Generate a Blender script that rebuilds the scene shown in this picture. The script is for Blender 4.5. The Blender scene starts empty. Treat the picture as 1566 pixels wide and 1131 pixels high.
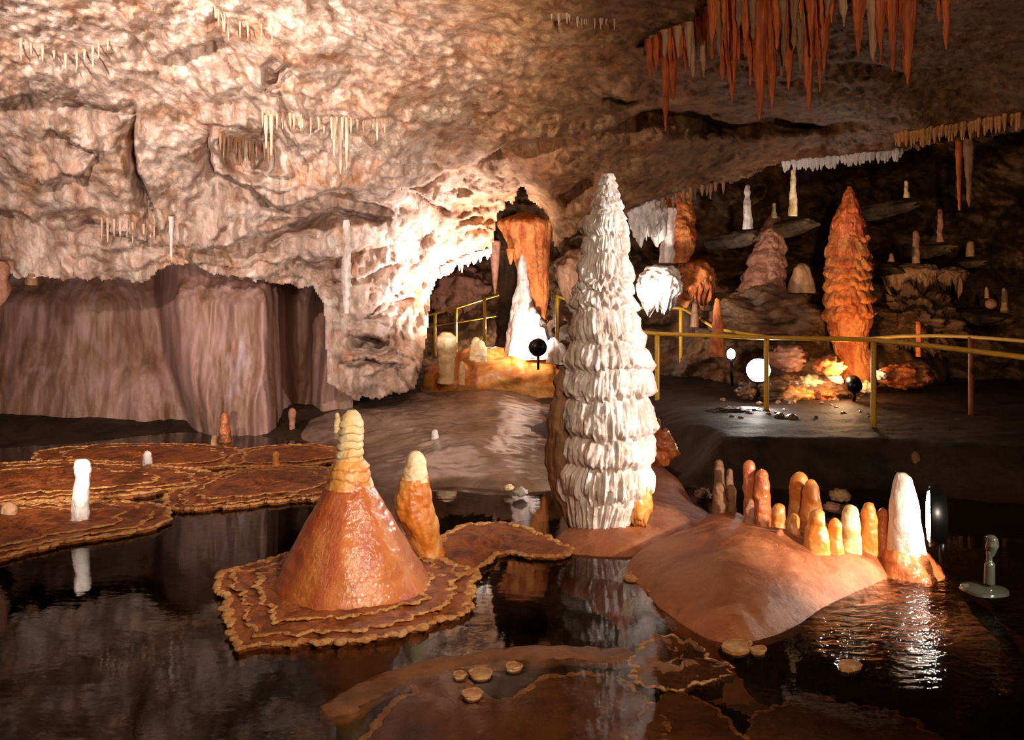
import bpy, math, random
import numpy as np
from mathutils import Vector

random.seed(7)
RNG = np.random.default_rng(11)
scene = bpy.context.scene
COL = scene.collection
F, CX, HY, HC = 1400.0, 783.0, 430.0, 2.0      # focal length (px), principal column, horizon row, eye height over the water
PI = math.pi

# ------------------------------------------------------------------ helpers
def W(px, py, Y):
    return np.array([(px - CX) * Y / F, Y, HC - (py - HY) * Y / F])
def depth_at(py, z=0.0):
    return (HC - z) * F / (py - HY)
def onplane(px, py, z=0.0):
    return W(px, py, depth_at(py, z))
def smooth(x, a, b):
    t = np.clip((x - a) / (b - a), 0, 1)
    return t * t * (3 - 2 * t)

_perm = RNG.permutation(256); _perm = np.concatenate([_perm, _perm, _perm])
_grad = RNG.normal(size=(256, 3)); _grad /= np.linalg.norm(_grad, axis=1)[:, None]
def perlin(p):
    p = np.asarray(p, float)
    i = np.floor(p).astype(int); f = p - i; i &= 255
    u = f * f * f * (f * (f * 6 - 15) + 10)
    out = 0
    for dx in (0, 1):
        wx = u[..., 0] if dx else 1 - u[..., 0]
        for dy in (0, 1):
            wy = u[..., 1] if dy else 1 - u[..., 1]
            for dz in (0, 1):
                wz = u[..., 2] if dz else 1 - u[..., 2]
                h = _perm[_perm[_perm[(i[..., 0] + dx) & 255] + ((i[..., 1] + dy) & 255)] + ((i[..., 2] + dz) & 255)]
                g = _grad[h]
                d = g[..., 0] * (f[..., 0] - dx) + g[..., 1] * (f[..., 1] - dy) + g[..., 2] * (f[..., 2] - dz)
                out = out + wx * wy * wz * d
    return out * 1.5
def fbm(p, o=4, gain=.5):
    p = np.asarray(p, float); s = 0; a = 1.0
    for k in range(o):
        s = s + a * perlin(p * (2.03 ** k) + 17.3 * k); a *= gain
    return s
def ridged(p, o=4, gain=.5):
    p = np.asarray(p, float); s = 0; a = 1.0
    for k in range(o):
        s = s + a * (1 - 2 * np.abs(perlin(p * (2.03 ** k) + 9.1 * k))); a *= gain
    return s
def n1(*a):
    return perlin(np.stack(np.broadcast_arrays(*[np.asarray(q, float) for q in a]), -1))

def hexc(h):
    h = h.lstrip('#'); v = [int(h[i:i + 2], 16) / 255 for i in (0, 2, 4)]
    return tuple((c / 12.92 if c <= .04045 else ((c + .055) / 1.055) ** 2.4) for c in v) + (1,)

# ------------------------------------------------------------------ materials
def mat_rock(name, cols, scale=1.0, stretch=(1, 1, 1), rough=.45, bump=.3, bscale=9.0, streak=.0, streak_scale=5.0, spec=.5, coat=0.0, dist=.6):
    m = bpy.data.materials.new(name); m.use_nodes = True
    nt = m.node_tree; nd = nt.nodes; lk = nt.links
    b = nd['Principled BSDF']
    tc = nd.new('ShaderNodeTexCoord')
    mp = nd.new('ShaderNodeMapping'); mp.inputs['Scale'].default_value = stretch
    lk.new(tc.outputs['Object'], mp.inputs['Vector'])
    n = nd.new('ShaderNodeTexNoise'); n.inputs['Scale'].default_value = scale; n.inputs['Detail'].default_value = 9
    n.inputs['Roughness'].default_value = .62; n.inputs['Distortion'].default_value = dist
    lk.new(mp.outputs[0], n.inputs['Vector'])
    r = nd.new('ShaderNodeValToRGB'); el = r.color_ramp.elements
    pos = np.linspace(.30, .70, len(cols))
    el[0].position = pos[0]; el[0].color = hexc(cols[0]); el[1].position = pos[-1]; el[1].color = hexc(cols[-1])
    for c, p in list(zip(cols, pos))[1:-1]:
        e = el.new(float(p)); e.color = hexc(c)
    lk.new(n.outputs['Fac'], r.inputs['Fac'])
    out = r.outputs['Color']
    if streak > 0:
        mp2 = nd.new('ShaderNodeMapping'); mp2.inputs['Scale'].default_value = (streak_scale, streak_scale, streak_scale * .12)
        lk.new(tc.outputs['Object'], mp2.inputs['Vector'])
        n2 = nd.new('ShaderNodeTexNoise'); n2.inputs['Scale'].default_value = 1; n2.inputs['Detail'].default_value = 6
        lk.new(mp2.outputs[0], n2.inputs['Vector'])
        r2 = nd.new('ShaderNodeValToRGB')
        r2.color_ramp.elements[0].position = .36; r2.color_ramp.elements[1].position = .60
        d = 1 - streak
        r2.color_ramp.elements[0].color = (d, d * .86, d * .74, 1); r2.color_ramp.elements[1].color = (1, 1, 1, 1)
        lk.new(n2.outputs['Fac'], r2.inputs['Fac'])
        mx = nd.new('ShaderNodeMix'); mx.data_type = 'RGBA'; mx.blend_type = 'MULTIPLY'; mx.inputs['Factor'].default_value = 1
        lk.new(out, mx.inputs['A']); lk.new(r2.outputs['Color'], mx.inputs['B']); out = mx.outputs['Result']
    lk.new(out, b.inputs['Base Color'])
    b.inputs['Roughness'].default_value = rough
    b.inputs['Specular IOR Level'].default_value = spec
    b.inputs['Coat Weight'].default_value = coat; b.inputs['Coat Roughness'].default_value = .2
    if bump > 0:
        n3 = nd.new('ShaderNodeTexNoise'); n3.inputs['Scale'].default_value = bscale; n3.inputs['Detail'].default_value = 8
        n3.inputs['Roughness'].default_value = .65
        lk.new(mp.outputs[0], n3.inputs['Vector'])
        bp = nd.new('ShaderNodeBump'); bp.inputs['Strength'].default_value = bump; bp.inputs['Distance'].default_value = .06
        lk.new(n3.outputs['Fac'], bp.inputs['Height']); lk.new(bp.outputs['Normal'], b.inputs['Normal'])
        if coat > 0:
            n4 = nd.new('ShaderNodeTexNoise'); n4.inputs['Scale'].default_value = bscale * 1.5; n4.inputs['Detail'].default_value = 3; lk.new(tc.outputs['Object'], n4.inputs['Vector'])
            b4 = nd.new('ShaderNodeBump'); b4.inputs['Strength'].default_value = .22; b4.inputs['Distance'].default_value = .04
            lk.new(n4.outputs['Fac'], b4.inputs['Height']); lk.new(b4.outputs['Normal'], b.inputs['Coat Normal'])
    return m
def mat_plain(name, col, rough=.4, metal=0.0, emit=None, es=0.0):
    m = bpy.data.materials.new(name); m.use_nodes = True
    nt = m.node_tree; b = nt.nodes['Principled BSDF']
    n = nt.nodes.new('ShaderNodeTexNoise'); n.inputs['Scale'].default_value = 25
    tc = nt.nodes.new('ShaderNodeTexCoord'); nt.links.new(tc.outputs['Object'], n.inputs['Vector'])
    r = nt.nodes.new('ShaderNodeValToRGB'); c = hexc(col)
    r.color_ramp.elements[0].color = tuple(x * .75 for x in c[:3]) + (1,); r.color_ramp.elements[1].color = c
    nt.links.new(n.outputs['Fac'], r.inputs['Fac']); nt.links.new(r.outputs['Color'], b.inputs['Base Color'])
    b.inputs['Roughness'].default_value = rough; b.inputs['Metallic'].default_value = metal
    if emit:
        b.inputs['Emission Color'].default_value = hexc(emit); b.inputs['Emission Strength'].default_value = es
    return m

M = {}
M['ceil'] = mat_rock('pale_cave_rock', ['#9a5f2a', '#c08048', '#cfa483', '#d8b8a2', '#e6cdb6', '#c98d52', '#dcc0aa'], 1.1, (1, 1, .75), .6, .85, 5.0, .45, 4.5, .3)
def mat_ceiling():
    m = mat_rock('pale_cave_rock', ['#c09078', '#d2ac9a', '#dcc2b4', '#cca694', '#e6d4c8', '#c89a7c'], 2.2, (1, 1, .7), .6, 1.0, 7.0, .5, 6, .3, 0, .9)
    nt = m.node_tree; nd = nt.nodes; lk = nt.links; b = nd['Principled BSDF']
    src = b.inputs['Base Color'].links[0].from_socket
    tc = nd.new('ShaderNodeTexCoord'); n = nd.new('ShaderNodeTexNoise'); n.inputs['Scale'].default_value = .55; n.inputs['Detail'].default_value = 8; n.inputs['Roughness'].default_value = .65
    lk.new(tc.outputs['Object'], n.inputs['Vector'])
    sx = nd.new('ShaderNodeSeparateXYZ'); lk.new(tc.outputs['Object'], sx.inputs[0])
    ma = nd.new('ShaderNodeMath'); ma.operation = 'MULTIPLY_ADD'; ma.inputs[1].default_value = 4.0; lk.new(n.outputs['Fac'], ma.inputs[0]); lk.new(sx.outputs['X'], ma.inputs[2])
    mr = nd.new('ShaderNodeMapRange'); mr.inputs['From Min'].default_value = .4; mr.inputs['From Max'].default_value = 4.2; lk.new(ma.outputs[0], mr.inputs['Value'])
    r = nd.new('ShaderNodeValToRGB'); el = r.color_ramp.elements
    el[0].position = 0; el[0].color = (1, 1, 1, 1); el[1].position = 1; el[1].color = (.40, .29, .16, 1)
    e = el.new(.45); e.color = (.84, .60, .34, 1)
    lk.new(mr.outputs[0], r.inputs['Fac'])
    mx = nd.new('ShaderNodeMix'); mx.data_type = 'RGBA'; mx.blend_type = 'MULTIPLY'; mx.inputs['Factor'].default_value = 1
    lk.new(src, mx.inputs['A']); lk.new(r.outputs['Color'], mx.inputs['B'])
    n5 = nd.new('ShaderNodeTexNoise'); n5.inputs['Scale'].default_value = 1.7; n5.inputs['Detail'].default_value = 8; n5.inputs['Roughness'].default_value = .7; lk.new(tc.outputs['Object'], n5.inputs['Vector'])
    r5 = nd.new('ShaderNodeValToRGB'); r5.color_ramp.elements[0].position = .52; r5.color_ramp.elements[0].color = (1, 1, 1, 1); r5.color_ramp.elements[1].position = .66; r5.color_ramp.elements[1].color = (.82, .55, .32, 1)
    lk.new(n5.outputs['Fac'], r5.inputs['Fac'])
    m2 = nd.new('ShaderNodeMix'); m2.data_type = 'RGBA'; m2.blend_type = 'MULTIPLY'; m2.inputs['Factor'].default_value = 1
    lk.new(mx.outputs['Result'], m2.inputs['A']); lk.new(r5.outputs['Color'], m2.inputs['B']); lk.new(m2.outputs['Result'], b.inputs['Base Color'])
    return m
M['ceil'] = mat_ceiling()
M['straw'] = mat_rock('pale_straw', ['#b48868', '#c8a48a', '#d4b8a4'], 3, (1, 1, .3), .55, .3, 14, 0, 9, .3)
M['wall'] = mat_rock('streaked_flowstone', ['#6e4a34', '#8e6650', '#a88078', '#8e664e', '#b09494'], 1.3, (1, 1, .35), .5, .35, 6, .4, 3.5, .35)
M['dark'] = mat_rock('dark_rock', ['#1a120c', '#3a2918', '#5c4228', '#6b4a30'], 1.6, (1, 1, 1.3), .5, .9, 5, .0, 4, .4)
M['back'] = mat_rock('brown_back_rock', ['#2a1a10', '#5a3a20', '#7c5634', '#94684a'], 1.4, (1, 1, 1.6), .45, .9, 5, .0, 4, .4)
M['floor'] = mat_rock('wet_brown_floor', ['#120c08', '#281a10', '#3c2818', '#302014'], 1.5, (1, 1, 1), .62, .5, 7, 0, 4, .3)
M['mound'] = mat_rock('tan_flowstone', ['#7c3e1e', '#985430', '#aa6842', '#884a28'], 2.4, (1, 1, 1), .5, .5, 16, 0, 4, .4)
M['slope'] = mat_rock('pale_brown_flowstone', ['#4e3a2a', '#6e5440', '#8e7466', '#624a36'], 1.3, (1, 1, 1), .27, .12, 9, 0, 4, .8)
M['pad'] = mat_rock('rust_shelfstone', ['#3e1e0c', '#7a3c18', '#a85a26', '#5a2a10'], 6.0, (1, 1, 1), .4, .7, 22, 0, 4, .45)
M['rim'] = mat_rock('golden_crust', ['#a8622c', '#d09050', '#e8b878'], 14, (1, 1, 1), .5, .7, 40, 0, 4, .4)
M['subpad'] = mat_rock('drowned_shelfstone', ['#4e2c16', '#704424', '#865634', '#5e361c'], 3.0, (1, 1, 1), .5, .5, 18, 0, 4, .4)
M['white'] = mat_rock('white_calcite', ['#d4b0a2', '#e8d6ce', '#f0e4de', '#d8b6a8'], 3.0, (1, 1, .5), .4, .6, 18, .38, 14, .5)
M['cream'] = mat_rock('cream_calcite', ['#d8a058', '#eac484', '#f2dcb4', '#deac68'], 6.0, (1, 1, 1.4), .35, .4, 26, 0, 4, .5)
M['orange'] = mat_rock('orange_calcite', ['#b0481a', '#c86028', '#d8823e', '#b45020'], 2.5, (1, 1, .6), .34, .55, 34, .2, 6, .5, 1.0)
M['amber'] = mat_rock('amber_calcite', ['#b45818', '#d67c2c', '#e2a054', '#c06820'], 4.0, (1, 1, .7), .32, .3, 18, 0, 4, .5, .3)
M['red'] = mat_rock('rust_red_calcite', ['#7c2c10', '#bc4c1a', '#dc6e30', '#8c3412'], 4.0, (1, 1, .2), .42, .6, 14, .6, 14, .4)
M['tan'] = mat_rock('tan_calcite', ['#8a5a38', '#b0805a', '#c49a74', '#9c6c48'], 4.0, (1, 1, .3), .45, .5, 16, .2, 9, .4)
M['ochre'] = mat_rock('ochre_calcite', ['#7c3410', '#b45820', '#d08040', '#94421a'], 4.5, (1, 1, .6), .4, .8, 18, .2, 9, .4)
M['pink'] = mat_rock('dusky_calcite', ['#7a4a34', '#a06a50', '#b88068', '#8c583e'], 3.0, (1, 1, 1), .45, .7, 14, .2, 6, .4)
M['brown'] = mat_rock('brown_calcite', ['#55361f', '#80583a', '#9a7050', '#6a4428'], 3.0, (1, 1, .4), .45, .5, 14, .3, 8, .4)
M['yellow'] = mat_plain('yellow_paint', '#e8b030', .4)
M['rustpaint'] = mat_plain('rusty_paint', '#9a5228', .5)
M['black'] = mat_plain('black_metal', '#0c0b0b', .35, .6)
M['grey'] = mat_plain('grey_stone', '#36362e', .2)
M['lens'] = mat_plain('lit_lens', '#ffffff', .2, 0, '#fff4e6', 40)
M['lens_dim'] = mat_plain('lit_lens_small', '#ffffff', .2, 0, '#fff4f4', 12)
M['wetslab'] = mat_rock('wet_slab', ['#241810', '#3c2a1c'], 6, (1, 1, 1), .16, .3, 14, 0, 4, .8, .6)
M['stone'] = mat_rock('wet_stone', ['#3a2416', '#7a5438', '#a88468'], 9, (1, 1, 1), .2, .5, 20, 0, 4, .6, .5)

# ------------------------------------------------------------------ object building
def mesh(name, V, Fc, mat, loc=None, sm=True):
    V = np.asarray(V, float)
    loc = np.zeros(3) if loc is None else np.asarray(loc, float)
    me = bpy.data.meshes.new(name)
    V = V - loc
    if isinstance(Fc, np.ndarray):
        n, k = Fc.shape
        me.vertices.add(len(V)); me.vertices.foreach_set('co', V.astype(np.float32).ravel())
        me.loops.add(n * k); me.loops.foreach_set('vertex_index', Fc.astype(np.int32).ravel())
        me.polygons.add(n); me.polygons.foreach_set('loop_start', (np.arange(n) * k).astype(np.int32))
        me.polygons.foreach_set('loop_total', np.full(n, k, np.int32))
        me.update(calc_edges=True); me.validate()
    else:
        me.from_pydata([tuple(v) for v in V], [], [tuple(int(i) for i in f) for f in Fc]); me.update()
    if sm: me.polygons.foreach_set('use_smooth', np.ones(len(me.polygons), bool))
    me.materials.append(mat)
    o = bpy.data.objects.new(name, me); o.location = Vector(loc.tolist()); COL.objects.link(o)
    return o
def tag(o, label, cat, group=None):
    o['label'] = label; o['category'] = cat
    if group: o['group'] = group
    return o
def structure(o): o['kind'] = 'structure'; return o
def thing(name, label, cat, loc, group=None):
    o = bpy.data.objects.new(name, None); COL.objects.link(o); o.location = Vector([float(c) for c in loc]); o.empty_display_size = .1
    return tag(o, label, cat, group)
def part(root, name, VF, mat, label=None):
    o = mesh(name, VF[0], VF[1], mat, np.array(root.matrix_basis.translation) if root.parent is None else np.array(root.matrix_basis.translation) + np.array(root.parent.matrix_basis.translation))
    o.location = (0, 0, 0); o.parent = root
    if label: o['label'] = label
    return o
def solo(name, VF, mat, label, cat, loc, group=None):
    o = mesh(name, VF[0], VF[1], mat, loc); return tag(o, label, cat, group)
def dup(o, loc, scale=(1, 1, 1), rotz=0, label=None, group=None):
    r = o.copy(); COL.objects.link(r); r.location = Vector([float(c) for c in loc]); r.scale = scale; r.rotation_euler = (0, 0, rotz)
    if label: r['label'] = label
    if group: r['group'] = group
    for ch in list(o.children):
        c = ch.copy(); COL.objects.link(c); c.parent = r
    return r
def grid_faces(nr, nc, wrap=False):
    i = np.arange(nr - 1)[:, None]; j = np.arange(nc if wrap else nc - 1)[None, :]
    j2 = (j + 1) % nc
    a = i * nc + j; b = i * nc + j2; c = (i + 1) * nc + j2; d = (i + 1) * nc + j
    return np.stack([a, b, c, d], -1).reshape(-1, 4)
def ring_mesh(P):
    """P: rings x segs x 3, closed round, both ends capped by a centre vertex (quads with a repeated corner avoided: fan of tris as list)."""
    nr, nc = P.shape[:2]
    V = P.reshape(-1, 3)
    Fq = grid_faces(nr, nc, True)
    top = P[0].mean(0); bot = P[-1].mean(0)
    # caps: collapse small rings toward the centres
    e0 = P[0] * .02 + top * .98; e1 = P[-1] * .02 + bot * .98
    V = np.concatenate([e0, V, e1]); Fq = grid_faces(nr + 2, nc, True)
    return V, Fq
def lathe(prof, Y, base_py=None, seg=48, rings=90, rough=.0, rs=6.0, tiers=None, lip=.1, flute=.0, fk=12, drip=0.0, squash=1.0, seed=0, ripple=0.0, rp=.05):
    """A formation of round section. prof: (row, left column, right column) of its outline at distance Y."""
    prof = np.array(sorted(prof), float)
    py = np.linspace(prof[0, 0], prof[-1, 0], rings)
    l = np.interp(py, prof[:, 0], prof[:, 1]); r = np.interp(py, prof[:, 0], prof[:, 2])
    k = np.ones(5) / 5
    if rings > 75:
        l = np.convolve(np.pad(l, 2, 'edge'), k, 'valid'); r = np.convolve(np.pad(r, 2, 'edge'), k, 'valid')
    s = Y / F
    cx = ((l + r) / 2 - CX) * s; rad = (r - l) / 2 * s; z = HC - (py - HY) * s
    th = np.linspace(0, 2 * PI, seg, endpoint=False)
    T, Z = np.meshgrid(th, z); R = np.repeat(rad[:, None], seg, 1); C = np.repeat(cx[:, None], seg, 1)
    PYg = np.repeat(py[:, None], seg, 1)
    ct, st = np.cos(T), np.sin(T)
    dz = np.zeros_like(R); f = np.ones_like(R)
    if tiers:
        tb = np.array([prof[0, 0] - 5] + sorted(tiers) + [prof[-1, 0] + 30], float)
        frac = np.zeros_like(R); tid = np.zeros_like(R)
        hmean = np.diff(tb)
        wob = n1(ct * fk * .45 + seed, st * fk * .45, PYg * 0.02) * drip + n1(ct * fk + seed, st * fk, PYg * .01) * drip * .5
        q = PYg + wob + 8 * n1(ct * .8, st * .8 + seed, PYg * .01)
        for i in range(len(tb) - 1):
            mk = (q >= tb[i]) & (q < tb[i + 1]); frac[mk] = (q[mk] - tb[i]) / hmean[i]; tid[mk] = i
        mk = q >= tb[-1]; frac[mk] = 1
        sw = np.where(frac < .74, np.sin(np.clip(frac / .74, 0, 1) * PI / 2), np.cos((frac - .74) / .26 * PI / 2))
        f = f + lip * (sw - .6)
        fl = np.abs(n1(ct * fk * .9 + tid * 7.7 + seed, st * fk * .9, tid * 3.3 + Z * .5))
        f = f + flute * (.25 - fl) * 2 * np.clip(frac * 1.4, 0.15, 1)
        f = f + flute * .5 * n1(ct * fk * 1.9 + tid * 3.1, st * fk * 1.9 + seed, Z * 2.0)
    elif flute:
        fl = np.abs(n1(ct * fk * .6 + seed, st * fk * .6, Z * .5))
        f = f + flute * (.3 - fl) * 2
    if ripple: f = f + ripple * np.sin(Z / rp * 2 * PI + 2.5 * n1(ct * 1.2 + seed, st * 1.2, Z * 2))
    X = C + R * f * ct; Yv = Y + R * f * st * squash
    P = np.stack([X, Yv, Z + dz], -1)
    if rough:
        n = fbm(P * rs + seed * 3.7, 3)
        P[..., 0] += ct * n * rough; P[..., 1] += st * n * rough * squash
        P[..., 2] += rough * .5 * fbm(P * rs * .8 + 55, 2)
    return ring_mesh(P)
def stalagprof(cx, top, bot, wt, wb, lean=0, rnd=.12, power=1.0):
    out = []; rnd = min(.45, .62 * wt / max(bot - top, 1))
    for t in np.concatenate([np.linspace(0, rnd, 9), np.linspace(rnd, 1, 14)[1:]]):
        w = (wt + (wb - wt) * t ** power) * (math.sqrt(max(0, 1 - (1 - t / rnd) ** 2)) if t < rnd else 1)
        w = max(w, 1.0); c = cx + lean * (t - 1)
        out.append((top + (bot - top) * t, c - w / 2, c + w / 2))
    return out
def stalacprof(cx, top, bot, w, tipw=1.5, lean=0):
    out = []
    for t in np.linspace(0, 1, 12):
        ww = w * (1 - t) ** .75 + tipw * (1 if t < .97 else .4); c = cx + lean * t
        out.append((top + (bot - top) * t, c - ww / 2, c + ww / 2))
    return out
def tube(path, r, seg=10):
    P = np.asarray(path, float)
    d = np.gradient(P, axis=0); d /= np.linalg.norm(d, axis=1)[:, None]
    up = np.array([0, 0, 1.0]); rings = []
    for p, t in zip(P, d):
        u = up if abs(t[2]) < .9 else np.array([1.0, 0, 0])
        a = np.cross(t, u); a /= np.linalg.norm(a); b = np.cross(t, a)
        th = np.linspace(0, 2 * PI, seg, endpoint=False)
        rings.append(p + r * (np.cos(th)[:, None] * a + np.sin(th)[:, None] * b))
    return ring_mesh(np.array(rings))
def lump(c, r, rough=.15, rs=3.0, drip=0.0, dk=5, seed=0, seg=48, rings=36, flat=0.0):
    """A rounded boss of flowstone; drip pulls its underside into a fringe."""
    ph = np.linspace(.03, PI - .03, rings); th = np.linspace(0, 2 * PI, seg, endpoint=False)
    T, Pp = np.meshgrid(th, ph)
    x = np.sin(Pp) * np.cos(T); y = np.sin(Pp) * np.sin(T); z = np.cos(Pp)
    d = np.stack([x, y, z], -1)
    n = 1 + rough * fbm(d * rs * .6 + seed * 5.1, 4)
    if flat: z = np.where(z < 0, z * (1 - flat), z)
    q = np.stack([x * r[0], y * r[1], z * r[2]], -1) * n[..., None]
    if drip:
        k = n1(np.cos(T) * dk + seed, np.sin(T) * dk, seed * 1.0)
        low = np.clip((Pp - 1.45) / 1.0, 0, 1) * np.clip((PI - Pp) / .5, 0, 1)
        q[..., 2] -= low * drip * np.clip(k + .15, 0, 1) * 1.6
        fl = np.abs(n1(np.cos(T) * dk * 1.6 + seed, np.sin(T) * dk * 1.6, 2.0))
        q[..., 0] *= 1 - .18 * fl; q[..., 1] *= 1 - .18 * fl
    return ring_mesh(q + np.asarray(c))
def box(c, s):
    c = np.asarray(c); s = np.asarray(s) / 2
    v = np.array([[x, y, z] for x in (-1, 1) for y in (-1, 1) for z in (-1, 1)]) * s + c
    return v, [(0, 1, 3, 2), (4, 6, 7, 5), (0, 4, 5, 1), (2, 3, 7, 6), (0, 2, 6, 4), (1, 5, 7, 3)]
def poly_refine(pts, n=220):
    P = np.asarray(pts, float); k = len(P); out = []
    for i in range(k):
        p0, p1, p2, p3 = P[i - 1], P[i], P[(i + 1) % k], P[(i + 2) % k]
        for t in np.linspace(0, 1, max(4, n // k), endpoint=False):
            out.append(.5 * ((2 * p1) + (-p0 + p2) * t + (2 * p0 - 5 * p1 + 4 * p2 - p3) * t * t + (-p0 + 3 * p1 - 3 * p2 + p3) * t ** 3))
    return np.array(out)
def sdf(X, Y, poly):
    P = np.asarray(poly, float); d = np.full(X.shape, 1e9); ins = np.zeros(X.shape, bool)
    for i in range(len(P)):
        a = P[i]; b = P[(i + 1) % len(P)]; e = b - a
        t = np.clip(((X - a[0]) * e[0] + (Y - a[1]) * e[1]) / max(e @ e, 1e-12), 0, 1)
        d = np.minimum(d, np.hypot(X - a[0] - t * e[0], Y - a[1] - t * e[1]))
        c = ((a[1] > Y) != (b[1] > Y)); den = np.where(abs(e[1]) < 1e-12, 1e-12, e[1])
        ins ^= c & (X < (Y - a[1]) / den * e[0] + a[0])
    return np.where(ins, d, -d)
def plan(pts, z=0.0):
    return np.array([onplane(x, y, z)[:2] for x, y in pts])

def pad(label, pts, z=.02, group=None, mat='pad', rimr=.016, rim=True, seed=0, thick=.1, wob=.045, ridge=.008, layers=(), name='shelfstone_pad'):
    """A flat shelf of calcite grown at water level, with its knobbly crust along the edge."""
    P = poly_refine(plan(pts, z), 420); c = P.mean(0); n = len(P)
    d = P - c; nrm = d / np.linalg.norm(d, axis=1)[:, None]
    def wobble(Q, a, sd):
        return Q + nrm * (a * 1.6 * np.array(n1(Q[:, 0] * 4, Q[:, 1] * 4, sd + .5)) + a * (.5 - 2 * np.abs(np.array(n1(Q[:, 0] * 10, Q[:, 1] * 10, sd + .5)))) + .4 * a * np.array(n1(Q[:, 0] * 40, Q[:, 1] * 40, sd + .5)))[:, None]
    def disc(Q, zt, th, sd):
        rad = np.linspace(.02, 1, 50)
        A = np.array([np.column_stack([c + (Q - c) * t, np.full(n, zt)]) for t in rad])
        edge = (1 - rad)[:, None] * np.linalg.norm(Q - c, axis=1)[None, :]
        A[..., 2] += ridge * np.sin(edge * 38 + 5 * n1(A[..., 0] * 2.2, A[..., 1] * 2.2, sd + 1.0)) * smooth(n1(A[..., 0] * 1.6, A[..., 1] * 1.6, sd + 4.0), -.3, .4) + ridge * 1.6 * fbm(np.stack([A[..., 0] * 6, A[..., 1] * 6, A[..., 0] * 0 + sd], -1), 4)
        low = np.column_stack([c + (Q - c) * .985, np.full(n, zt - th)]); low2 = np.column_stack([c + (Q - c) * .6, np.full(n, zt - th * 1.1)])
        return ring_mesh(np.concatenate([A, low[None], low2[None]]))
    def crust(Q0, zt, rimr, sd):
        cum = np.concatenate([[0], np.cumsum(np.linalg.norm(np.diff(np.vstack([Q0, Q0[:1]]), axis=0), axis=1))])
        m2 = int(max(n, min(2200, cum[-1] / .007))); u = np.linspace(0, cum[-1], m2, endpoint=False); Qc = np.vstack([Q0, Q0[:1]])
        Q = np.column_stack([np.interp(u, cum, Qc[:, 0]), np.interp(u, cum, Qc[:, 1])])
        td = np.roll(Q, -2, 0) - np.roll(Q, 2, 0); td /= np.linalg.norm(td, axis=1)[:, None] + 1e-9; nn = np.column_stack([td[:, 1], -td[:, 0]])
        sg = 8; th = np.linspace(0, 2 * PI, sg, endpoint=False)
        rr = rimr * np.clip(1 + .9 * n1(Q[:, 0] * 20, Q[:, 1] * 20, sd + .2) + .6 * n1(Q[:, 0] * 45, Q[:, 1] * 45, sd + .2), .3, 2)
        B = np.zeros((m2, sg, 3))
        for k in range(sg):
            B[:, k, :2] = Q + nn * (rr * math.cos(th[k]) * 1.5)[:, None]; B[:, k, 2] = zt + rr * math.sin(th[k]) * .75
        last = np.array([[(m2 - 1) * sg + k, (m2 - 1) * sg + (k + 1) % sg, (k + 1) % sg, k] for k in range(sg)])
        return B.reshape(-1, 3), np.concatenate([grid_faces(m2, sg, True), last])
    P = wobble(P, wob, seed)
    base = (c[0], c[1], z)
    if not rim:
        return solo(name, disc(P, z, thick, seed), M[mat], label, 'shelfstone', base, group)
    root = thing(name, label, 'shelfstone', base, group)
    sh = part(root, 'shelf', disc(P, z, thick, seed), M[mat])
    part(root, 'crust_rim', crust(P, z, rimr, seed), M['rim'], 'golden knobbly crust rim')
    for i, k in enumerate(layers):
        Q = wobble(c + (P - c) * k, wob * .8, seed + 3.3 * i + 1)
        up = part(root, 'upper_layer', disc(Q, z + .012 * (i + 1), .012, seed + i), M[mat])
        part(up, 'crust_rim', crust(Q, z + .012 * (i + 1), rimr * .55, seed + i), M['rim'], 'thin crust along the layer edge')
    return root

def patch(pts, hfun, step=.03, z=0.0, skirt=.25, noise=.02, ns=2.5, margin=.3, blur=.1):
    """Heightfield over a plan outline, sinking at its edge."""
    P = plan(pts, z); lo = P.min(0) - margin; hi = P.max(0) + margin
    xs = np.arange(lo[0], hi[0], step); ys = np.arange(lo[1], hi[1], step)
    X, Yg = np.meshgrid(xs, ys); D = sdf(X, Yg, poly_refine(P, 80))
    D = D + .08 * fbm(np.stack([X * 1.5, Yg * 1.5, X * 0], -1), 3)
    Z = hfun(D, X, Yg) + noise * fbm(np.stack([X * ns, Yg * ns, X * 0 + 3], -1), 4)
    kb = max(1, int(blur / step))
    for ax_ in (0, 1, 0, 1):
        pz = np.pad(Z, [(kb, kb) if a_ == ax_ else (0, 0) for a_ in (0, 1)], 'edge'); cs = np.cumsum(pz, ax_)
        cs = np.concatenate([np.zeros_like(np.take(cs, [0], ax_)), cs], ax_); m_ = Z.shape[ax_]; w_ = 2 * kb + 1
        Z = (np.take(cs, range(w_, w_ + m_), ax_) - np.take(cs, range(0, m_), ax_)) / w_
    Z = Z + noise * .35 * fbm(np.stack([X * 7, Yg * 7, X * 0 + 8], -1), 4)
    keep = D > -margin * .7
    V = np.stack([X, Yg, Z], -1).reshape(-1, 3); Fq = grid_faces(len(ys), len(xs))
    kk = keep.reshape(-1); Fq = Fq[kk[Fq].all(1)]
    used = np.unique(Fq); mp = -np.ones(len(V), int); mp[used] = np.arange(len(used))
    return V[used], mp[Fq], P

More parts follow.
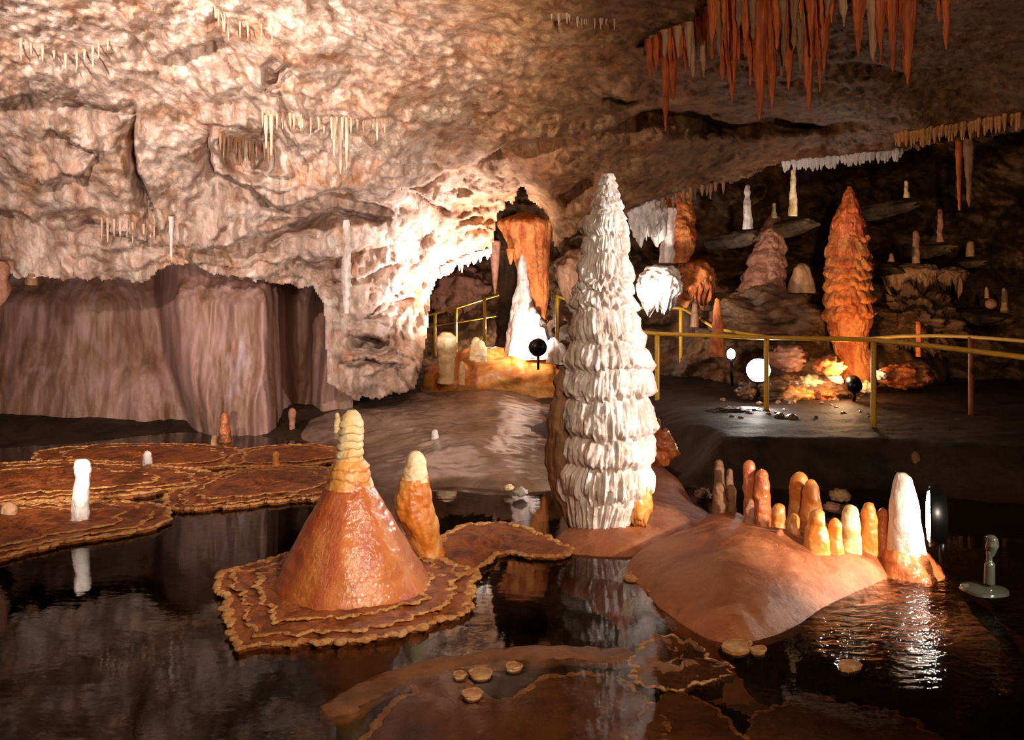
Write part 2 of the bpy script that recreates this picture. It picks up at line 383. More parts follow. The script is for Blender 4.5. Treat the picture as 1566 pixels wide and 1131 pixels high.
# ------------------------------------------------------------------ cave shell: ceiling and overhanging wall
def tps(ctrl):
    C = np.array(ctrl, float); p = C[:, :2] / 1000; v = C[:, 2]; n = len(p)
    def phi(r): return np.where(r > 1e-9, r * r * np.log(np.maximum(r, 1e-9)), 0)
    K = phi(np.hypot(p[:, None, 0] - p[None, :, 0], p[:, None, 1] - p[None, :, 1])) + np.eye(n) * 2e-4
    A = np.zeros((n + 3, n + 3)); A[:n, :n] = K; A[:n, n] = 1; A[:n, n + 1:] = p; A[n, :n] = 1; A[n + 1:, :n] = p.T
    w = np.linalg.solve(A, np.concatenate([v, np.zeros(3)]))
    def f(x, y):
        x = np.asarray(x, float) / 1000; y = np.asarray(y, float) / 1000
        s = w[n] + w[n + 1] * x + w[n + 2] * y
        for i in range(n): s = s + w[i] * phi(np.hypot(x - p[i, 0], y - p[i, 1]))
        return s
    return f
ceil_depth = tps([(-300, 400, 10.8), (-300, 200, 9.6), (-300, 0, 8), (-300, -350, 5.2), (0, 420, 11.4), (0, 200, 10.2), (0, 0, 8.4), (0, -350, 5.2),
    (200, 300, 11), (250, 420, 11.7), (400, 420, 11.7), (400, 300, 11), (400, 200, 10.2), (400, 100, 9.4), (400, 0, 8.5), (400, -350, 5.2),
    (500, 450, 12.1), (570, 560, 12.3), (640, 520, 12.5), (655, 420, 12.8), (600, 350, 11.9), (760, 360, 13), (760, 290, 12.2), (800, 200, 10.9), (800, 100, 9.5), (800, 0, 8.2), (800, -350, 5),
    (900, 330, 12.6), (900, 260, 11.6), (1000, 300, 12.4), (1000, 200, 10.6), (1000, 100, 9.2), (1000, 0, 7.9), (1150, 270, 12.2), (1200, 240, 11.8), (1200, 150, 9.8), (1200, 0, 7.6), (1200, -350, 4.8),
    (1400, 228, 11.8), (1400, 120, 9.6), (1400, 0, 7.5), (1566, 190, 11), (1566, 100, 9.2), (1566, 0, 7.3), (1566, -350, 4.6), (1850, 150, 10), (1850, 0, 7.2), (1850, -350, 4.5)])
LEDGES = [  # (polyline in the ceiling chart, bulge above, recess below, reach above, reach below)
    ([(205, 140), (202, 200), (206, 260), (232, 305), (245, 345), (252, 400)], .10, .35, 40, 14),
    ([(322, 190), (330, 262), (385, 292), (425, 312), (520, 292), (605, 322)], .22, .40, 45, 22),
    ([(430, 330), (520, 318), (608, 334)], .10, .30, 20, 16),
    ([(725, 236), (800, 216), (872, 213)], .10, .30, 26, 16), ([(588, 288), (640, 277), (690, 264)], .08, .2, 20, 10),
    ([(618, 285), (660, 305), (692, 318)], .08, .25, 20, 12), ([(905, 155), (930, 146), (960, 156), (985, 152)], .10, .3, 24, 12),
    ([(175, 30), (245, 92), (300, 70), (335, 58)], .10, .16, 40, 22), ([(75, 152), (130, 158), (185, 166)], .12, .26, 30, 14),
    ([(75, 195), (110, 218), (155, 234)], .10, .2, 26, 14), ([(55, 282), (90, 272), (135, 270)], .10, .25, 24, 14), ([(95, 338), (130, 332), (178, 342)], .08, .32, 20, 14),
    ([(150, 350), (200, 358), (235, 372)], .08, .22, 20, 14), ([(300, 385), (390, 362), (480, 322)], .14, .22, 34, 22),
    ([(-200, 300), (-60, 320), (30, 330)], .12, .25, 30, 18), ([(-150, 120), (0, 150), (40, 146)], .12, .25, 30, 16),
    ([(920, 195), (1000, 168), (1060, 166), (1112, 186), (1180, 180), (1255, 192), (1330, 178)], .22, .55, 60, 34),
    ([(1060, 40), (1000, 62), (970, 80)], .18, .3, 40, 20), ([(845, 300), (880, 285), (905, 268)], .08, .3, 20, 14),
    ([(1365, 216), (1440, 204), (1566, 178), (1700, 150)], .3, .3, 40, 10), ([(410, 100), (425, 110), (440, 96)], .08, .16, 14, 9), ([(408, 136), (422, 140), (432, 134)], .06, .14, 12, 8),
    ([(480, 395), (540, 385), (600, 372)], .08, .18, 22, 14), ([(500, 430), (560, 420), (620, 395)], .08, .16, 22, 14), ([(540, 490), (580, 470), (640, 455)], .1, .2, 24, 14),
    ([(535, 520), (560, 510), (600, 514)], .12, .35, 18, 16), ([(510, 560), (560, 545), (625, 560)], .1, .3, 18, 14), ([(545, 190), (600, 178), (660, 190)], .08, .12, 26, 16),
    ([(1100, 130), (1200, 118), (1300, 130)], .08, .14, 30, 18), ([(1250, 90), (1400, 105), (1550, 95)], .10, .16, 30, 18), ([(700, 140), (760, 128), (800, 140)], .05, .1, 22, 12),
    ([(820, 30), (880, 22), (940, 30)], .08, .16, 20, 10)]
def seg_dist(x, y, pl):
    best = np.full(x.shape, 1e9); sg = np.zeros(x.shape); tt = np.zeros(x.shape); L = len(pl) - 1
    for i in range(L):
        a, b = np.array(pl[i], float), np.array(pl[i + 1], float); e = b - a; ll = e @ e
        t = ((x - a[0]) * e[0] + (y - a[1]) * e[1]) / ll; tc = np.clip(t, 0, 1)
        d = np.hypot(x - a[0] - tc * e[0], y - a[1] - tc * e[1]); s = np.sign(e[0] * (y - a[1]) - e[1] * (x - a[0]))
        mk = d < best; best = np.where(mk, d, best); sg = np.where(mk, s, sg); tt = np.where(mk, (i + tc) / L, tt)
    return best * sg, tt
BOT = np.array([(-300, 395), (0, 402), (20, 424), (120, 428), (225, 428), (258, 406), (290, 404), (330, 420), (400, 430), (478, 440), (494, 466), (500, 585), (530, 606), (560, 612), (600, 602), (636, 592),
    (646, 560), (655, 505), (660, 450), (668, 428), (700, 408), (735, 396), (752, 390), (758, 348), (763, 322), (771, 326), (776, 304), (786, 312), (793, 288), (801, 286), (807, 300), (818, 306), (826, 322), (836, 328), (842, 345), (846, 376), (870, 366), (890, 354), (955, 334), (985, 322), (1030, 296), (1060, 290),
    (1100, 284), (1190, 254), (1290, 243), (1380, 232), (1420, 224), (1566, 198), (1850, 150)], float)
def ceil_point(px, py):
    """World points of the finished ceiling surface."""
    px = np.asarray(px, float); py = np.asarray(py, float)
    wx = px + 10 * n1(px / 60, py / 60, 0.3) + 4 * n1(px / 18, py / 18, 5.3); wy = py + 8 * n1(px / 50, py / 50, 7.7) + 4 * n1(px / 16, py / 16, 2.3)
    Y = ceil_depth(px, py)
    for cx_, cy_, rx_, ry_, dp_ in ((378, 236, 46, 34, .45), (545, 318, 70, 20, .5), (120, 338, 60, 18, .3), (445, 345, 60, 18, .3), (800, 318, 34, 30, .5), (1130, 185, 170, 22, .4), (880, 290, 34, 22, .35), (90, 160, 60, 22, .2), (420, 110, 14, 22, .2), (570, 525, 42, 22, .4), (460, 430, 50, 30, .3)):
        Y = Y + dp_ * np.exp(-(((wx - cx_) / rx_) ** 2 + ((wy - cy_) / ry_) ** 2) ** 2)
    for pl, A, B, ra, rb in LEDGES:
        d, t = seg_dist(wx, wy, pl)
        tp = np.clip(np.minimum(t, 1 - t) * 5, 0, 1) ** .7
        up = 1.35 * A * np.exp(-(np.minimum(d, 0) / ra) ** 2) * (d < 0)
        dn = -1.3 * B * np.exp(-np.maximum(d - 2, 0) / rb) * smooth(d, -1.5, 2.5) * (d >= -1.5) + A * (1 - smooth(d, -1.5, 2.5)) * (d >= 0)
        far = np.abs(d) < 160
        Y = Y - np.where(far, (up + dn) * tp, 0)
    P = np.stack([(px - CX) * Y / F, Y, HC - (py - HY) * Y / F], -1)
    q = P * np.array([1, .8, 1])
    left = smooth(-P[..., 0], -2.5, 2.0)
    amp = .42 * fbm(q * .55 + 3, 3) + .10 * ridged(q * np.array([1.5, 1.5, 1.1]) + 8, 4) * (.45 + .55 * left) + .045 * fbm(q * np.array([5, 5, 1.7]), 3) + .045 * fbm(q * np.array([14, 14, 3.6]), 3)
    sz = q[..., 2] * 2.6 + 2.0 * fbm(q * .7 + 21, 4) + .5 * q[..., 0]
    fr = sz - np.floor(sz); msk = smooth(fbm(q * .9 + 31, 3), -.1, .45)
    amp = amp + .17 * msk * (np.where(fr < .12, fr / .12, 1 - (fr - .12) / .88) - .4) * (.35 + .65 * left)
    amp = amp + .05 * (np.abs(perlin(q * np.array([7, 5, .9]))) - .2) * smooth(fbm(q * 1.1 + 41, 3), -.2, .4)
    rr = P - np.array([0, 0, HC]); u = rr / np.linalg.norm(rr, axis=-1, keepdims=True)
    return P - u * amp[..., None]
def build_ceiling():
    st = 2.5
    px = np.arange(-300, 1851, st); py = np.arange(-350, 625, st)
    bot = np.interp(px, BOT[:, 0], BOT[:, 1])
    bot = bot + 6 * n1(px / 13, px * 0 + .4, px * 0) + 4 * n1(px / 5, px * 0 + 1.4, px * 0)
    PX, PY = np.meshgrid(px, py)
    PY = np.where((PY > bot[None] - st / 2) & (PY < bot[None] + st / 2), np.clip(bot[None], PY - st / 2, PY + st / 2), PY)   # the last row sits on the edge itself
    keep = PY <= bot[None] + st / 2
    P = ceil_point(PX, PY).reshape(-1, 3); Fq = grid_faces(len(py), len(px)); Fq = Fq[keep.reshape(-1)[Fq].all(1)]
    e = np.concatenate([Fq[:, [0, 1]], Fq[:, [1, 2]], Fq[:, [2, 3]], Fq[:, [3, 0]]]); key = np.sort(e, 1); code = key[:, 0] * len(P) + key[:, 1]
    u, ix, ct = np.unique(code, return_index=True, return_counts=True); be = e[ix[ct == 1]]
    r, c = be[:, 0] // len(px), be[:, 0] % len(px); r2, c2 = be[:, 1] // len(px), be[:, 1] % len(px)
    be = be[~(((r == 0) & (r2 == 0)) | ((c == 0) & (c2 == 0)) | ((c == len(px) - 1) & (c2 == len(px) - 1)))]
    bv = np.unique(be); mp = -np.ones(len(P), int); mp[bv] = np.arange(len(bv))
    V = [P]; Fs = [Fq]; prev = bv; off = len(P); L = P[bv]
    for d, up in ((.05, -.005), (.16, .02), (.45, .12), (1.0, .35), (2.2, .9), (4.0, 1.8)):      # the rock goes on behind the edge
        q = L.copy(); q[:, 1] += d; q[:, 2] = L[:, 2] * (1 + d / 12) + up * np.clip((L[:, 2] - .4) / 1.2, 0, 1); q[:, 0] = L[:, 0] * (1 + d / 12)
        V.append(q); idx = np.arange(len(bv)) + off; a_, b_ = mp[be[:, 0]], mp[be[:, 1]]
        Fs.append(np.stack([prev[b_], prev[a_], idx[a_], idx[b_]], 1)); prev = idx; off += len(bv)
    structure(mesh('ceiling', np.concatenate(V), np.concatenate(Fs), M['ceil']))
build_ceiling()

def chart_wall(name, x0, x1, y0, y1, dfun, nfun, mat, step=3.0):
    px = np.arange(x0, x1 + 1, step); py = np.arange(y0, y1 + 1, step)
    PX, PY = np.meshgrid(px, py); Y = dfun(PX, PY)
    P = np.stack([(PX - CX) * Y / F, Y, HC - (PY - HY) * Y / F], -1)
    a = nfun(P, PX, PY); rr = P - np.array([0, 0, HC]); u = rr / np.linalg.norm(rr, axis=-1, keepdims=True)
    P = P - u * a[..., None]
    return structure(mesh(name, P.reshape(-1, 3), grid_faces(len(py), len(px)), mat))
def wl_depth(x, y):
    d = 12.7 + .25 * (1 - smooth(y, 420, 470))
    s = x - np.interp(y, [400, 450, 560, 630, 680], [230, 238, 256, 282, 295])     # a fold where the second panel stands forward
    d = d + .3 * np.exp(-(np.minimum(s, 0) / 45) ** 2) * (1 - smooth(s, -4, 14)) - .5 * smooth(s, -4, 42) + 1.7 * smooth(x, 400, 455) - .6 * smooth(x, 465, 500)
    return d - .25 * smooth(y, 480, 650)
def wl_noise(P, x, y):
    return .15 * fbm(P * np.array([.9, .9, .4]), 3) + .09 * (ridged(P * np.array([2.8, 2.8, .3]), 3)) * (.3 + .7 * smooth(x, 260, 330)) + .03 * fbm(P * np.array([9, 9, 1.0]), 3)
chart_wall('wall_left', -320, 540, 380, 690, wl_depth, wl_noise, M['wall'], 2.5)

bd = tps([(560, 250, 20), (700, 250, 20), (900, 250, 19), (560, 620, 17), (700, 430, 21), (720, 500, 20), (900, 450, 17.5), (900, 600, 15.5), (1000, 450, 17.5), (1000, 250, 18), (1100, 300, 16.5), (1150, 380, 17), (1100, 470, 14.8), (1200, 470, 14.6),
    (1250, 250, 17), (1300, 400, 16.5), (1400, 400, 16), (1420, 430, 15.2), (1450, 480, 15.4), (1300, 560, 13.6), (1150, 560, 13.6), (1050, 600, 14.2), (1450, 600, 13.8), (1566, 300, 16.5), (1566, 500, 15), (1566, 650, 13), (1900, 300, 15), (1900, 650, 11.5), (1100, 660, 12.8), (1300, 660, 12.6)])
def bk_noise(P, x, y):
    return .55 * fbm(P * .7, 3) + .22 * ridged(P * np.array([1.6, 1.6, 2.4]) + 4, 4) + .07 * fbm(P * np.array([7, 7, 7]), 3)
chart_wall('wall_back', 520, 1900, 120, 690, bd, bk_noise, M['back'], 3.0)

# ------------------------------------------------------------------ floor of the cave and the water
def build_floor():
    st = .055
    xs = np.arange(-10, 12, st); ys = np.arange(1.0, 22, st); X, Yg = np.meshgrid(xs, ys)
    bank = poly_refine(plan([(-700, 700), (-200, 690), (0, 684), (120, 676), (300, 664), (400, 668), (470, 676), (560, 690), (700, 700), (850, 712), (940, 735), (1010, 715), (1060, 745), (1200, 748), (1350, 752), (1480, 765), (1700, 780), (2100, 800), (2600, 545), (-1200, 545)]), 160)
    D = sdf(X, Yg, bank)
    n = fbm(np.stack([X * .8, Yg * .8, X * 0], -1), 4)
    right = smooth(X, 1.0, 2.2)
    h = -.55 + .55 * smooth(D + .12 * n, -.9, .05)
    h = h + (.16 * smooth(D, 0, 1.6) + .02 * np.clip(D, 0, 12)) * (1 - right) + right * (.42 * smooth(D + .15 * n, .0, .55) + .012 * np.clip(D, 0, 12))
    h = h + .05 * n * smooth(D, -.2, .4)
    # drowned slope in the right foreground
    sl = sdf(X, Yg, poly_refine(plan([(960, 930), (1090, 985), (1240, 1035), (1400, 1105), (1520, 1180), (1600, 1000), (1470, 850), (1300, 820), (1050, 840)]), 80))
    hs = -.035 - .18 * smooth(X, 1.9, 3.2) + .012 * n
    k = smooth(sl, -.06, .03); h = np.where(k > 0, np.maximum(h, -.5 * (1 - k) + hs * k), h)
    Z = h + .012 * fbm(np.stack([X * 4, Yg * 4, X * 0 + 2], -1), 3)
    V = np.stack([X, Yg, Z], -1).reshape(-1, 3)
    structure(mesh('floor', V, grid_faces(len(ys), len(xs)), M['floor']))
build_floor()

def build_water():
    m = bpy.data.materials.new('pool_water'); m.use_nodes = True
    nt = m.node_tree; nd = nt.nodes; lk = nt.links
    for x in list(nd):
        if x.type != 'OUTPUT_MATERIAL': nd.remove(x)
    out = [x for x in nd if x.type == 'OUTPUT_MATERIAL'][0]
    tr = nd.new('ShaderNodeBsdfTransparent'); tr.inputs[0].default_value = (.88, .80, .70, 1)
    gl = nd.new('ShaderNodeBsdfGlossy'); gl.inputs['Roughness'].default_value = .012; gl.inputs['Color'].default_value = (1, 1, 1, 1)
    fr = nd.new('ShaderNodeFresnel'); fr.inputs['IOR'].default_value = 1.2
    mx = nd.new('ShaderNodeMixShader'); lk.new(fr.outputs[0], mx.inputs[0]); lk.new(tr.outputs[0], mx.inputs[1]); lk.new(gl.outputs[0], mx.inputs[2])
    lk.new(mx.outputs[0], out.inputs['Surface'])
    tc = nd.new('ShaderNodeTexCoord')
    n1_ = nd.new('ShaderNodeTexNoise'); n1_.inputs['Scale'].default_value = 9; n1_.inputs['Detail'].default_value = 3
    mp = nd.new('ShaderNodeMapping'); mp.inputs['Scale'].default_value = (1, 1.6, 1); lk.new(tc.outputs['Object'], mp.inputs[0]); lk.new(mp.outputs[0], n1_.inputs['Vector'])
    # the drip-stirred corner of the pool under the lamp is rippled, the rest lies almost still
    sp = nd.new('ShaderNodeVectorMath'); sp.operation = 'DISTANCE'; sp.inputs[1].default_value = (2.75, 5.6, 0)
    lk.new(tc.outputs['Object'], sp.inputs[0])
    mr = nd.new('ShaderNodeMapRange'); mr.inputs['From Min'].default_value = 1.5; mr.inputs['From Max'].default_value = .5
    mr.inputs['To Min'].default_value = .012; mr.inputs['To Max'].default_value = .5
    lk.new(sp.outputs['Value'], mr.inputs['Value'])
    bp = nd.new('ShaderNodeBump'); bp.inputs['Distance'].default_value = .05
    lk.new(mr.outputs[0], bp.inputs['Strength']); lk.new(n1_.outputs['Fac'], bp.inputs['Height'])
    lk.new(bp.outputs[0], gl.inputs['Normal']); lk.new(bp.outputs[0], fr.inputs['Normal'])
    xs = np.linspace(-10, 12, 60); ys = np.linspace(1.0, 15, 60); X, Yg = np.meshgrid(xs, ys)
    structure(mesh('pool_water', np.stack([X, Yg, X * 0], -1).reshape(-1, 3), grid_faces(60, 60), m))
build_water()

# ------------------------------------------------------------------ mounds of flowstone
V, Fq, P = patch([(985, 905), (958, 862), (1000, 836), (1085, 802), (1135, 797), (1188, 826), (1260, 830), (1345, 840), (1415, 850), (1405, 868), (1372, 872), (1280, 918), (1195, 965), (1110, 988), (1030, 950)],
    lambda D, X, Y: -.25 + .25 * smooth(D, -.2, 0) + .10 * smooth(D, -.02, .06) + .20 * smooth(D, .0, .8), .02, 0, noise=.03, ns=2.2)
solo('flowstone_mound', (V, Fq), M['mound'], 'broad smooth tan flowstone mound carrying the row of stubby amber stalagmites', 'flowstone', (P[:, 0].mean(), P[:, 1].mean(), 0))
V, Fq, P = patch([(860, 845), (930, 852), (985, 847), (1086, 797), (1050, 745), (1005, 700), (960, 740), (900, 790), (850, 815)],
    lambda D, X, Y: -.25 + .25 * smooth(D, -.2, 0) + .05 * smooth(D, -.02, .08) + .06 * smooth(D, .0, .5), .02, 0, noise=.025, ns=3)
solo('flowstone_apron', (V, Fq), M['mound'], 'sloping rust-brown flowstone apron around the foot of the tall white stalagmite', 'flowstone', (P[:, 0].mean(), P[:, 1].mean(), 0))
V, Fq, P = patch([(470, 674), (540, 700), (556, 738), (640, 748), (700, 744), (835, 752), (880, 725), (880, 640), (800, 618), (600, 625), (480, 650)],
    lambda D, X, Y: -.25 + .25 * smooth(D, -.2, 0) + .06 * smooth(D, -.02, .1) + .16 * smooth(D, .0, 1.2) + .05 * np.clip(Y - 11, 0, 5), .035, 0, noise=.04, ns=1.2)
solo('flowstone_slope', (V, Fq), M['slope'], 'low smooth pale brown flowstone slope behind the two orange cones', 'flowstone', (P[:, 0].mean(), P[:, 1].mean(), 0))

V, Fq, P = patch([(1060, 950), (1110, 985), (1240, 1030), (1400, 1100), (1500, 1150), (1570, 1000), (1480, 860), (1430, 830), (1300, 830), (1100, 860)],
    lambda D, X, Y: -.24 + .19 * smooth(D, -.06, .1) - .10 * smooth(X, 1.7, 3.0), .03, 0, noise=.02, ns=2.0, blur=.05)
solo('flowstone_slope', (V, Fq), M['subpad'], 'drowned brown slope running from the tan mound down into the rippled water', 'flowstone', (P[:, 0].mean(), P[:, 1].mean(), -.1))
# ------------------------------------------------------------------ shelfstone pads
pad('rust-brown shelf with golden crust around the foot of the big orange cone', [(336, 890), (352, 872), (400, 860), (450, 845), (540, 838), (640, 846), (700, 862), (738, 888), (732, 908), (690, 942), (560, 975), (430, 987), (362, 987), (352, 955), (346, 925)], .025, seed=1, layers=(.86, .66))
pad('rust shelf between the small orange cone and the tall white stalagmite', [(655, 872), (668, 835), (705, 806), (760, 800), (815, 812), (852, 832), (858, 848), (815, 850), (768, 842), (745, 858), (705, 880)], .025, seed=2, mat='pad')
pad('front brown shelf bearing the thin white stalagmite at far left', [(-260, 885), (-80, 868), (0, 852), (58, 836), (105, 827), (205, 811), (264, 786), (230, 772), (100, 766), (-100, 772), (-260, 790)], .03, seed=3, layers=(.86, .66))
pad('wide rust shelf behind the thin white stalagmite', [(-250, 800), (0, 772), (60, 764), (140, 760), (255, 748), (333, 735), (290, 716), (120, 704), (-60, 712), (-250, 730)], .04, seed=4, layers=(.84, .62))
pad('rust shelf with a golden front edge just left of the big orange cone', [(260, 771), (300, 778), (400, 769), (500, 757), (545, 736), (500, 716), (420, 712), (340, 722), (275, 745)], .03, seed=5, layers=(.86, .66))
pad('far rust shelf below the dark bank holding the short white stump', [(60, 704), (200, 716), (330, 712), (380, 700), (340, 682), (210, 678), (80, 686)], .03, seed=6, rimr=.012, layers=(.75,))
pad('far rust shelf before the pale slope, left of the cream-tipped cone', [(350, 712), (430, 712), (520, 704), (545, 692), (480, 680), (400, 682), (360, 694)], .03, seed=7, rimr=.012, layers=(.75,))
pad('drowned brown shelf inside the curved rim in the foreground', [(545, 1190), (575, 1105), (610, 1070), (655, 1042), (700, 1036), (726, 1050), (722, 1068), (770, 1072), (812, 1050), (845, 1030), (905, 1032), (965, 1055), (1000, 1085), (1005, 1150), (900, 1220), (680, 1230)], -.02, seed=8, mat='subpad', rimr=.010)
pad('lobed brown shelf in the foreground below the reflection', [(975, 985), (1020, 966), (1056, 975), (1066, 992), (1108, 1014), (1112, 1036), (1060, 1052), (1000, 1046), (965, 1020)], -.004, seed=9, mat='subpad', rimr=.007, thick=.04)
pad('brown shelf at the bottom edge under the lobed one', [(960, 1200), (985, 1090), (1010, 1064), (1062, 1072), (1120, 1098), (1140, 1140), (1100, 1210)], -.012, seed=10, mat='subpad', rimr=.006, thick=.04)
pad('long dark brown shelf at the bottom right edge', [(1145, 1120), (1165, 1086), (1240, 1068), (1330, 1078), (1420, 1112), (1480, 1180), (1300, 1230), (1160, 1190)], -.035, seed=11, mat='subpad', rimr=.006, thick=.04)
for k, (x, y, r, lab) in enumerate([(735, 1027, 17, 'larger of two little tan discs afloat inside the curved rim'), (785, 1017, 12, 'smaller of two little tan discs afloat inside the curved rim'), (703, 1029, 10, 'tiny tan disc touching the inner side of the curved rim'), (722, 1058, 16, 'tan disc at the tip of the drowned brown shelf'),
        (1128, 987, 22, 'larger knobbly tan disc at the front tip of the tan mound'), (1160, 992, 12, 'smaller knobbly tan disc at the front tip of the tan mound'), (968, 880, 14, 'golden crust disc left of the tan mound'), (1000, 901, 9, 'tiny golden crust disc at the left edge of the tan mound'), (1298, 1016, 17, 'small rust disc alone in the rippled brown shallows')]):
    if r: pad(lab, [(x + r * math.cos(a) * (1 + .12 * math.sin(3 * a + k)), y + r * .45 * math.sin(a)) for a in np.linspace(0, 2 * PI, 9)[:-1]], .016, seed=20 + k, mat='rim' if k > 3 else 'tan', rimr=.0045, thick=.03, wob=.006, ridge=.003, name='shelfstone_disc')
# curved rimstone dam
def dam():
    line = poly_refine([(505, 1100), (540, 1068), (590, 1040), (660, 1018), (760, 1001), (870, 996), (960, 1004), (985, 1010), (960, 1010), (870, 1006), (760, 1010), (660, 1028), (590, 1052), (540, 1084)], 20)
    pts = [(505, 1098), (530, 1074), (570, 1050), (620, 1030), (690, 1012), (770, 1000), (870, 996), (950, 1002), (1000, 1012)]
    P = np.array([onplane(x, y, 0) for x, y in pts]); t = np.linspace(0, len(P) - 1, 160)
    Q = np.column_stack([np.interp(t, range(len(P)), P[:, k]) for k in range(3)])
    for _ in range(8): Q[1:-1] = (Q[:-2] + Q[1:-1] + Q[2:]) / 3
    d = np.gradient(Q, axis=0); d /= np.linalg.norm(d, axis=1)[:, None]; nn = np.column_stack([-d[:, 1], d[:, 0], d[:, 0] * 0])
    u = np.linspace(0, 1, len(Q)); w = .115 * np.clip(np.minimum(u + .05, 1 - u) * 8, .15, 1) * (1 + .15 * n1(Q[:, 0] * 4, Q[:, 1] * 4, 1.0))
    sg = 20; th = np.linspace(0, 2 * PI, sg, endpoint=False); A = np.zeros((len(Q), sg, 3))
    for k in range(sg):
        A[:, k] = Q + nn * (w * math.cos(th[k]))[:, None]; A[:, k, 2] = -.022 + (.034 * math.sin(th[k])) * np.clip(w / .115, .3, 1) + .012 * n1(A[:, k, 0] * 9, A[:, k, 1] * 9, 1.0) + .006 * n1(A[:, k, 0] * 30, A[:, k, 1] * 30, 1.0)
    solo('rimstone_dam', ring_mesh(A), M['subpad'], 'long curved brown rim of stone arching through the foreground water', 'rimstone', Q.mean(0))
dam()

# ------------------------------------------------------------------ the tall white stalagmite
def tall():
    Y = 7.3
    root = thing('tiered_stalagmite', 'tall white tiered stalagmite standing in the middle of the pool', 'stalagmite', (*W(925, 820, Y)[:2], 0))
    shaft = [(330, 897, 955), (350, 889, 957), (360, 893, 961), (375, 893, 961), (400, 887, 963), (425, 884, 966), (432, 879, 966), (455, 876, 970), (480, 872, 976), (500, 875, 976), (520, 872, 984), (545, 868, 994), (560, 866, 998), (600, 866, 995), (640, 866, 999), (664, 866, 1000), (690, 864, 998), (712, 866, 994), (735, 868, 993)]
    part(root, 'shaft', lathe(shaft, Y, seg=260, rings=420, tiers=[357, 386, 431, 449, 473, 521, 560, 602, 662, 710], lip=.17, flute=.07, fk=14, drip=9, rough=.03, rs=7, seed=2), M['white'])
    part(root, 'tip', lathe([(266, 920, 938), (272, 916, 941), (287, 914, 943), (303, 908, 948), (322, 902, 955), (336, 897, 957)], Y, seg=120, rings=120, tiers=[274, 288, 303, 320], lip=.26, flute=.05, fk=6, drip=5, rough=.014, rs=10, seed=5), M['white'])
    part(root, 'drapery_skirt', lathe([(700, 872, 985), (720, 862, 993), (745, 862, 990), (765, 866, 984), (785, 872, 972), (800, 876, 964), (818, 884, 955)], Y, seg=260, rings=140, tiers=[752], lip=.10, flute=.22, fk=13, drip=22, rough=.012, rs=9, seed=8), M['white'])
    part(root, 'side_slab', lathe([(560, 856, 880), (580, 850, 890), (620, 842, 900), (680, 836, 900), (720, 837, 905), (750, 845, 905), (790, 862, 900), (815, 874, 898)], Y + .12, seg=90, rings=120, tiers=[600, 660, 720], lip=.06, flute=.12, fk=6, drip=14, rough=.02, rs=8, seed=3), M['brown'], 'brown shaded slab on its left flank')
    part(root, 'amber_foot', lump(W(974, 762, Y - .12), (.12, .13, .19), .14, 4, .06, 5, 4), M['amber'], 'amber lobed foot on its right')
    return root
tall()

# ------------------------------------------------------------------ the orange cones
def cones():
    Y = 5.92
    root = thing('conical_stalagmite', 'big glossy orange cone stalagmite with a cream ringed tip', 'stalagmite', (*W(540, 903, Y)[:2], 0))
    part(root, 'cone', lathe([(706, 511, 558), (713, 507, 562), (740, 500, 569), (746, 496, 573), (780, 478, 592), (820, 456, 616), (860, 438, 640), (885, 427, 654), (905, 419, 662), (925, 414, 665)], Y, seg=160, rings=160, rough=.014, rs=4.5, seed=1, ripple=.0022, rp=.06), M['orange'])
    part(root, 'tip', lathe([(627, 532, 544), (632, 527, 549), (642, 521, 554), (660, 517, 556), (672, 518, 554), (690, 515, 555), (709, 511, 557)], Y, seg=80, rings=110, tiers=[641, 652, 662, 674, 685, 697], lip=.16, flute=.02, fk=2, drip=2.5, rough=.005, rs=14, seed=4), M['cream'], 'cream ringed tip')
    part(root, 'collar', lathe([(702, 511, 556), (712, 506, 564), (728, 502, 567), (744, 497, 572)], Y, seg=90, rings=50, tiers=[715, 730], lip=.05, flute=.03, fk=4, drip=5, rough=.008, rs=10, seed=9), M['amber'], 'amber ringed collar')
    Y = 6.62
    root = thing('conical_stalagmite', 'smaller amber cone stalagmite just behind the big orange one', 'stalagmite', (*W(655, 850, Y)[:2], 0))
    part(root, 'cone', lathe([(730, 613, 655), (750, 608, 659), (770, 603, 662), (785, 606, 665), (800, 612, 669), (820, 622, 674), (845, 634, 680), (862, 640, 683)], Y, seg=90, rings=100, rough=.016, rs=9, seed=11, tiers=[770, 815], lip=.05, flute=.04, fk=3, drip=8), M['amber'])
    part(root, 'tip', lathe([(690, 630, 642), (696, 624, 648), (706, 620, 652), (722, 616, 654), (736, 612, 656)], Y, seg=60, rings=50, rough=.008, rs=10, seed=12, tiers=[712, 726], lip=.05, drip=3), M['cream'], 'paler rounded tip')
cones()

